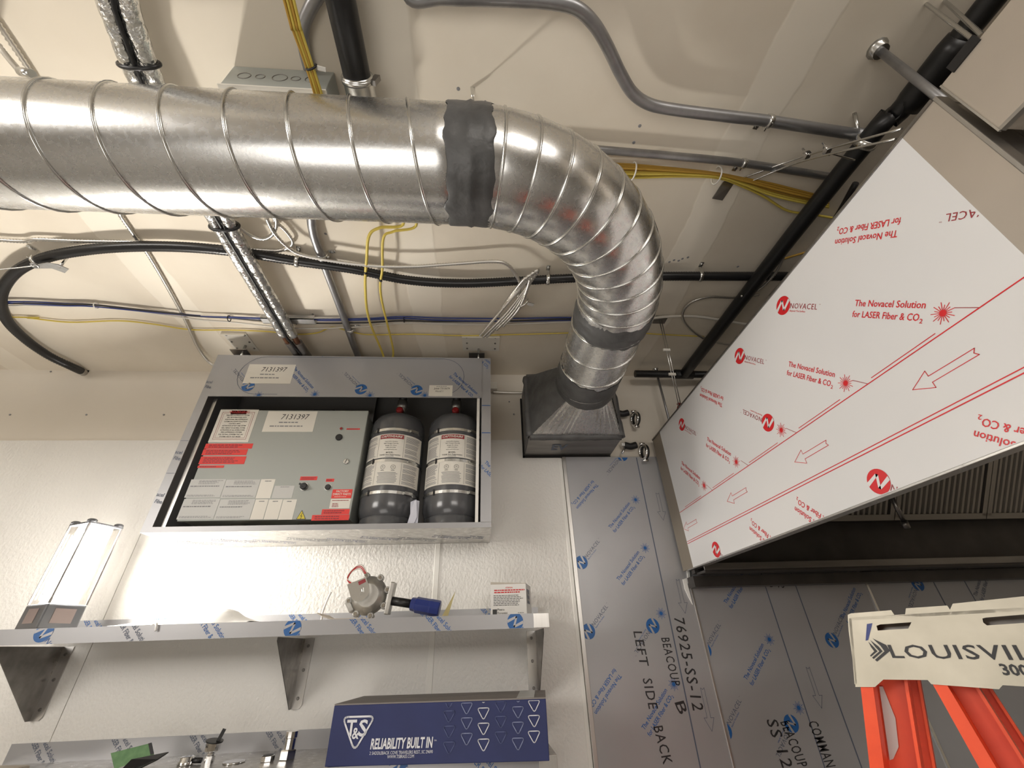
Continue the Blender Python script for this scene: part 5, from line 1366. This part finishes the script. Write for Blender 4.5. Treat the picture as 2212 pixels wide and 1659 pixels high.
# bent conduit across the top
bc = thing('bent_ceiling_conduit', (.4, .5, 1.42), 'grey conduit with two bends crossing the ceiling above the elbow', 'conduit')
pts = [(880, -14), (960, -6), (1100, -2), (1190, 4), (1245, 18), (1283, 52), (1312, 100), (1340, 158), (1366, 200), (1400, 224), (1450, 236), (1560, 250), (1662, 262), (1800, 283), (1870, 293)]
link_mesh('conduit_run', smoothtube([V((-.9, -2.6, ZC-.05)), V((-.35, -.4, ZC-.05)), V((-.18, .22, ZC-.05))]+cz(pts, .05), .0175, 16), M['emt'], bc)
strap(cz([(1661, 262)], .05)[0], (1, .12, 0), .0175, 'conduit_strap', bc, ear=-1)
link_mesh('coupling', MB().cyl(cz([(1845, 290)], .05)[0], cz([(1872, 294)], .05)[0], .021, 16), M['emt'], bc)
b2 = thing('straight_ceiling_conduit', (.6, .75, 1.44), 'straight grey conduit passing behind the elbow under the yellow cables', 'conduit')
link_mesh('conduit_run', smoothtube(cz([(1180, 315), (1310, 325), (1450, 337), (1600, 352), (1780, 380), (1800, 384)], .03), .0135, 14), M['emt'], b2)
strap(cz([(1606, 353)], .03)[0], (1, .15, 0), .0135, 'conduit_strap', b2, ear=-1)
yb = thing('yellow_cable_bundle', (.8, .95, 1.45), 'bundle of yellow cables fanning out from behind the elbow towards the hood', 'cable')
for k in range(8):
    pts = [(1290, 352+k*4), (1370, 356+k*4), (1460, 364+k*2.5), (1548, 374+k*1.5), (1600, 384+k*2.5), (1660, 395+k*5), (1720, 410+k*5), (1790, 428+k*4)]
    if k >= 6: pts = pts[:5]+[(1650, 418+k), (1700, 448+k), (1750, 456+k), (1810, 466+k)]
    link_mesh('cable', smoothtube(cz(pts, .018+.006*(k % 3)), .0042, 6, 6), M['amber_wire' if k < 4 else 'yellow_wire'], yb)
for x, y in ((1367, 370), (1548, 379)):
    c = cz([(x, y)], .025)[0]; link_mesh('cable_tie', MB().torus(c, (1, .1, 0), .030, .003, 18, 6), M['tie'], yb)
mb = smoothtube(cz([(1690, 560), (1730, 548), (1770, 538)], .02), .005, 6)
tag(link_mesh('yellow_wire', mb, M['amber_wire']), 'short yellow wire between the black pipe and the hood panel', 'wire')
# anchored steel cables
ac = thing('steel_cable_anchor', tuple(onZ(1565, 410, ZC)), 'dark angle clip on the ceiling with twin steel cables running to the hood', 'anchor')
q = [onZ(1538, 428, ZC-.045), onZ(1560, 432, ZC-.045), onZ(1585, 395, ZC-.002), onZ(1562, 392, ZC-.002)]
link_mesh('angle_clip', MB().prism(q, (0, 0, -.004)), M['ss_dark'], ac)
link_mesh('clip_foot', MB().prism([onZ(1562, 392, ZC-.001), onZ(1585, 395, ZC-.001), onZ(1606, 392, ZC-.001), onZ(1590, 383, ZC-.001)], (0, 0, -.003)), M['ss_dark'], ac)
link_mesh('steel_cable', smoothtube([onZ(1600, 386, ZC-.01), onZ(1745, 335, 1.38), onZ(1948, 278, 1.02)], .0032, 6), M['zinc'], ac)
link_mesh('steel_cable', smoothtube([onZ(1612, 396, ZC-.01), onZ(1728, 350, 1.38), onZ(1935, 300, 1.02)], .0032, 6), M['zinc'], ac)
link_mesh('loose_end', smoothtube([onZ(1785, 328, 1.31), onZ(1815, 337, 1.30), onZ(1846, 346, 1.30)], .0032, 6), M['zinc'], ac)
for x, y, z in ((1743, 336, 1.385), (1787, 325, 1.30)):
    c = onZ(x, y, z); cl = link_mesh('cable_clamp', MB().bar(c-V((.002, .012, 0)), c+V((.002, .012, 0)), .014, .018), M['chrome'], ac)
    for s_ in (-.007, .007): link_mesh('clamp_bolt', MB().cyl(c+V((s_, s_, -.012)), c+V((s_, s_, .030)), .0035, 8), M['chrome'], cl)
# small anchor with wires where the duct hangs
an = thing('duct_hanger', tuple(onZ(1020, 190, ZC)), 'small steel clip and twin wires holding the duct at the sealant band', 'anchor')
link_mesh('clip', MB().prism([onZ(1016, 187, ZC), onZ(1026, 187, ZC), onZ(1024, 205, ZC-.035), onZ(1018, 205, ZC-.035)], (0, .004, -.002)), M['zinc'], an)
for s_ in (-.006, .008): link_mesh('wire', MB().cyl(onZ(1021, 205, ZC-.035), V((-.025+s_, DY-.05, DZ+DR+.002)), .0018, 6), M['zinc'], an)
al = thing('duct_hanger', tuple(onZ(10, 110, ZC)), 'braided hanger wire with a ferrule at the top left edge', 'anchor')
link_mesh('wire', corrugated([onZ(-30, 60, ZC-.02), onZ(10, 115, ZC-.06), onZ(48, 160, 1.30)], .007, .012, .15, 8), M['armor'], al)
link_mesh('ferrule', MB().cyl(onZ(44, 155, 1.31), onZ(70, 160, 1.295), .011, 12), M['zinc'], al)
cl_ = thing('angle_anchor', tuple(onZ(110, 575, ZC)), 'pale steel angle clip with a wire, beside the black conduit bend', 'anchor')
link_mesh('clip', MB().prism([onZ(75, 573, 1.40), onZ(102, 568, 1.40), onZ(125, 572, 1.405), onZ(148, 582, 1.41), (onZ(140, 590, 1.41)), onZ(112, 580, 1.405), onZ(75, 580, 1.40)], (0, 0, .004)), M['galv_dull'], cl_)
link_mesh('clip_eye', MB().torus(onZ(75, 574, 1.398), (0, 0, 1), .011, .004, 16, 6), M['galv_dull'], cl_)
link_mesh('hanger_wire', smoothtube([onZ(-30, 585, 1.36), onZ(35, 579, 1.38), onZ(75, 574, 1.398)], .0025, 6), M['zinc'], cl_)
link_mesh('fixing_bolt', MB().cyl(onZ(128, 578, 1.405), V((onZ(128, 578, 1.405).x, onZ(128, 578, 1.405).y, ZC)), .005, 8), M['zinc'], cl_)
# black sprinkler main and branch
sm = thing('sprinkler_main', (1.3, 1.2, 1.39), 'thick black sprinkler pipe running along the ceiling beside the hood', 'pipe')
mp = [onZ(2160, -20, 1.385), onZ(2095, 62, 1.385), onZ(1900, 272, 1.385), onZ(1700, 522, 1.388), onZ(1484, 800, 1.42)]
a, b = mp[0], mp[-1]; b = V((b.x, 2.075, 1.42)); a = V((mp[1].x+.03, -3.0, 1.385))
link_mesh('main_run', smoothtube([a, V((mp[1].x, .2, 1.385)), mp[2], mp[3], b], .031, 24), M['black_iron'], sm)
link_mesh('coupling', MB().lathe(V((mp[1].x, .36, 1.385)), (-.02, 1, 0), [(0, .032), (0, .038), (.03, .042), (.15, .042), (.18, .038), (.18, .032)], 24), M['black_iron'], sm)
e0, e1 = onY(1372, 808, 2.09), onY(1530, 809, 2.09)
link_mesh('branch_pipe', MB().cyl((e0.x, 2.09, 1.425), (2.4, 2.09, 1.425), .0225, 20), M['black_iron'], sm)
link_mesh('tee', MB().lathe((b.x-.06, 2.09, 1.425), (1, 0, 0), [(0, .03), (.12, .03)], 20), M['black_iron'], sm)
c = onZ(1882, 282, 1.42); mcl = link_mesh('pipe_clamp', MB().lathe(V((mp[2].x-.004, .63, 1.385)), (0, 1, 0), [(0, .0315), (0, .036), (.025, .036), (.025, .0315)], 24), M['zinc'], sm)
link_mesh('clamp_rod', MB().cyl(V((mp[2].x-.01, .643, 1.42)), V((mp[2].x-.03, .60, ZC)), .006, 8), M['zinc'], mcl)
mb = smoothtube([onZ(1838, 395, 1.42)+V((.02, 0, 0)), onZ(1750, 500, 1.42)+V((.07, 0, 0)), onZ(1640, 640, 1.42)+V((.06, 0, 0))], .011, 8)
tag(link_mesh('dark_conduit', mb, M['dark_wire']), 'thin dark conduit between the black sprinkler pipe and the hood', 'conduit')
mc([(1640, 637), (1590, 643), (1530, 642), (1490, 655), (1474, 682), (1490, 710), (1525, 733), (1565, 743), (1600, 748)], .03, .0062, 'armoured cable curling under the black sprinkler pipe')
mc([(1600, 640), (1640, 625), (1675, 590), (1695, 550), (1702, 530)], .10, .0058, 'armoured cable rising beside the black sprinkler pipe')
# rods that carry the hood
def hrod(px, py, label, r=.009, X=None):
    c = onZ(px, py, ZC); t = thing('hood_hanger', (c.x, c.y, HT), label, 'hanger rod', 'rods carrying the hood')
    link_mesh('rod', MB().cyl((c.x, c.y, HT+.003), (c.x, c.y, ZC-.001), r, 12), M['emt'], t)
    link_mesh('ceiling_anchor', MB().lathe((c.x, c.y, ZC-.024), (0, 0, 1), [(0, r*1.9), (.02, r*1.9), (.0235, r*2.6)], 12), M['zinc'], t)
    return t
hrod(1895, 105, 'grey hanger pipe dropping from the ceiling to the front of the hood', .011)
hrod(1416, 797, 'hanger rod nearest the duct at the back of the hood', .007)
for i, (x, y) in enumerate(((2000, 8), (2040, 2))):
    c = onZ(x, y, ZC); d = onX(2108+i*12, 90-i*14, HX+.01); d.z = 1.02
    t = thing('hood_hanger', tuple(d), ('left' if i == 0 else 'right')+' strand of the twin steel cables at the top right corner', 'hanger cable', 'steel cables at the top right')
    link_mesh('strand', corrugated([c, c.lerp(d, .5), d], .0042, .012, .15, 8), M['zinc'], t)
hw = thing('hood_hanger', tuple(onY(1440, 880, 2.05)), 'thin twin wire with clips dropping behind the hood back corner', 'hanger wire')
c = onZ(1424, 690, ZC); c2 = onX(1468, 885, 1.02)
link_mesh('wire', MB().cyl(c, c2, .0025, 6), M['zinc'], hw)
link_mesh('wire', MB().cyl(c+V((.012, 0, 0)), c2+V((.012, 0, 0)), .0025, 6), M['zinc'], hw)
for f in (.35, .62): q = c.lerp(c2, f); link_mesh('wire_clip', MB().bar(q-V((.016, 0, 0)), q+V((.022, 0, 0)), .008, .014), M['sticker'], hw)
link_mesh('ceiling_clip', MB().box((c.x-.03, c.y-.03, ZC-.004), (c.x+.04, c.y+.03, ZC-.0005)), M['ss_dark'], hw)
tag(link_mesh('red_sprinkler_cap', MB().lathe(onX(1466, 880, 1.03)+V((0, 0, -.01)), (.3, -.4, .8), [(0, .012), (.02, .012), (.02, .018), (.03, .018)], 12), M['plug']), 'small red plastic cap behind the upper back corner of the hood', 'cap')
# pipe clamps left on the wall
for i, (x, y, lab) in enumerate(((1345, 893, 'rubber-lined pipe clamp on the wall beside the duct box, upper one'), (1362, 963, 'rubber-lined pipe clamp on the wall beside the duct box, lower one'))):
    c = onY(x, y, WY-.03); t = thing('pipe_clamp', (c.x, WY, c.z), lab, 'clamp', 'pipe clamps on the wall by the duct')
    k = .0045/2
    link_mesh('rubber_sleeve', smoothtube([c+V((-.035, 0, .005)), c+V((0, .002, -.003)), c+V((.035, 0, .005))], .020, 14), M['black'], t)
    link_mesh('end_nut', MB().lathe(c+V((-.055, 0, .006)), (1, 0, 0), [(0, .016), (.018, .016)], 6, False), M['chrome'], t)
    link_mesh('screw', MB().cyl(c+V((-.04, -.01, -.015)), c+V((-.065, -.02, -.055)), .007, 10), M['chrome'], t)
    rg = link_mesh('ring_band', MB().torus(c+V((.062, -.012, -.045)), (1, .15, 0), .040, .008, 24, 8), M['chrome'], t)
    link_mesh('ring_rubber', MB().torus(c+V((.072, -.012, -.045)), (1, .15, 0), .038, .008, 24, 8), M['black'], t)
    link_mesh('ring_bolt', MB().cyl(c+V((.05, -.012, .006)), c+V((.08, -.012, .006)), .009, 10), M['chrome'], t)
    link_mesh('ring_bolt', MB().cyl(c+V((.05, -.012, -.096)), c+V((.08, -.012, -.096)), .009, 10), M['chrome'], t)
    link_mesh('wall_stud', MB().cyl(c+V((0, 0, 0)), V((c.x, WY+.003, c.z)), .007, 8), M['zinc'], t)
mb = corrugated([V((CX1+.02, WY-.012, 1.345)), V((.14, WY-.012, 1.34)), V((.25, WY-.012, 1.338))], .008, .012, .20, 8)
tag(link_mesh('armoured_cable', mb, M['armor']), 'short armoured cable on the wall between cabinet and duct box', 'cable')

# ---------------------------------------------------------------- lift everything onto the floor at z = 0
for o in bpy.data.objects:
    if o.parent is None:
        o.location.z += EYE
bpy.context.view_layer.update()
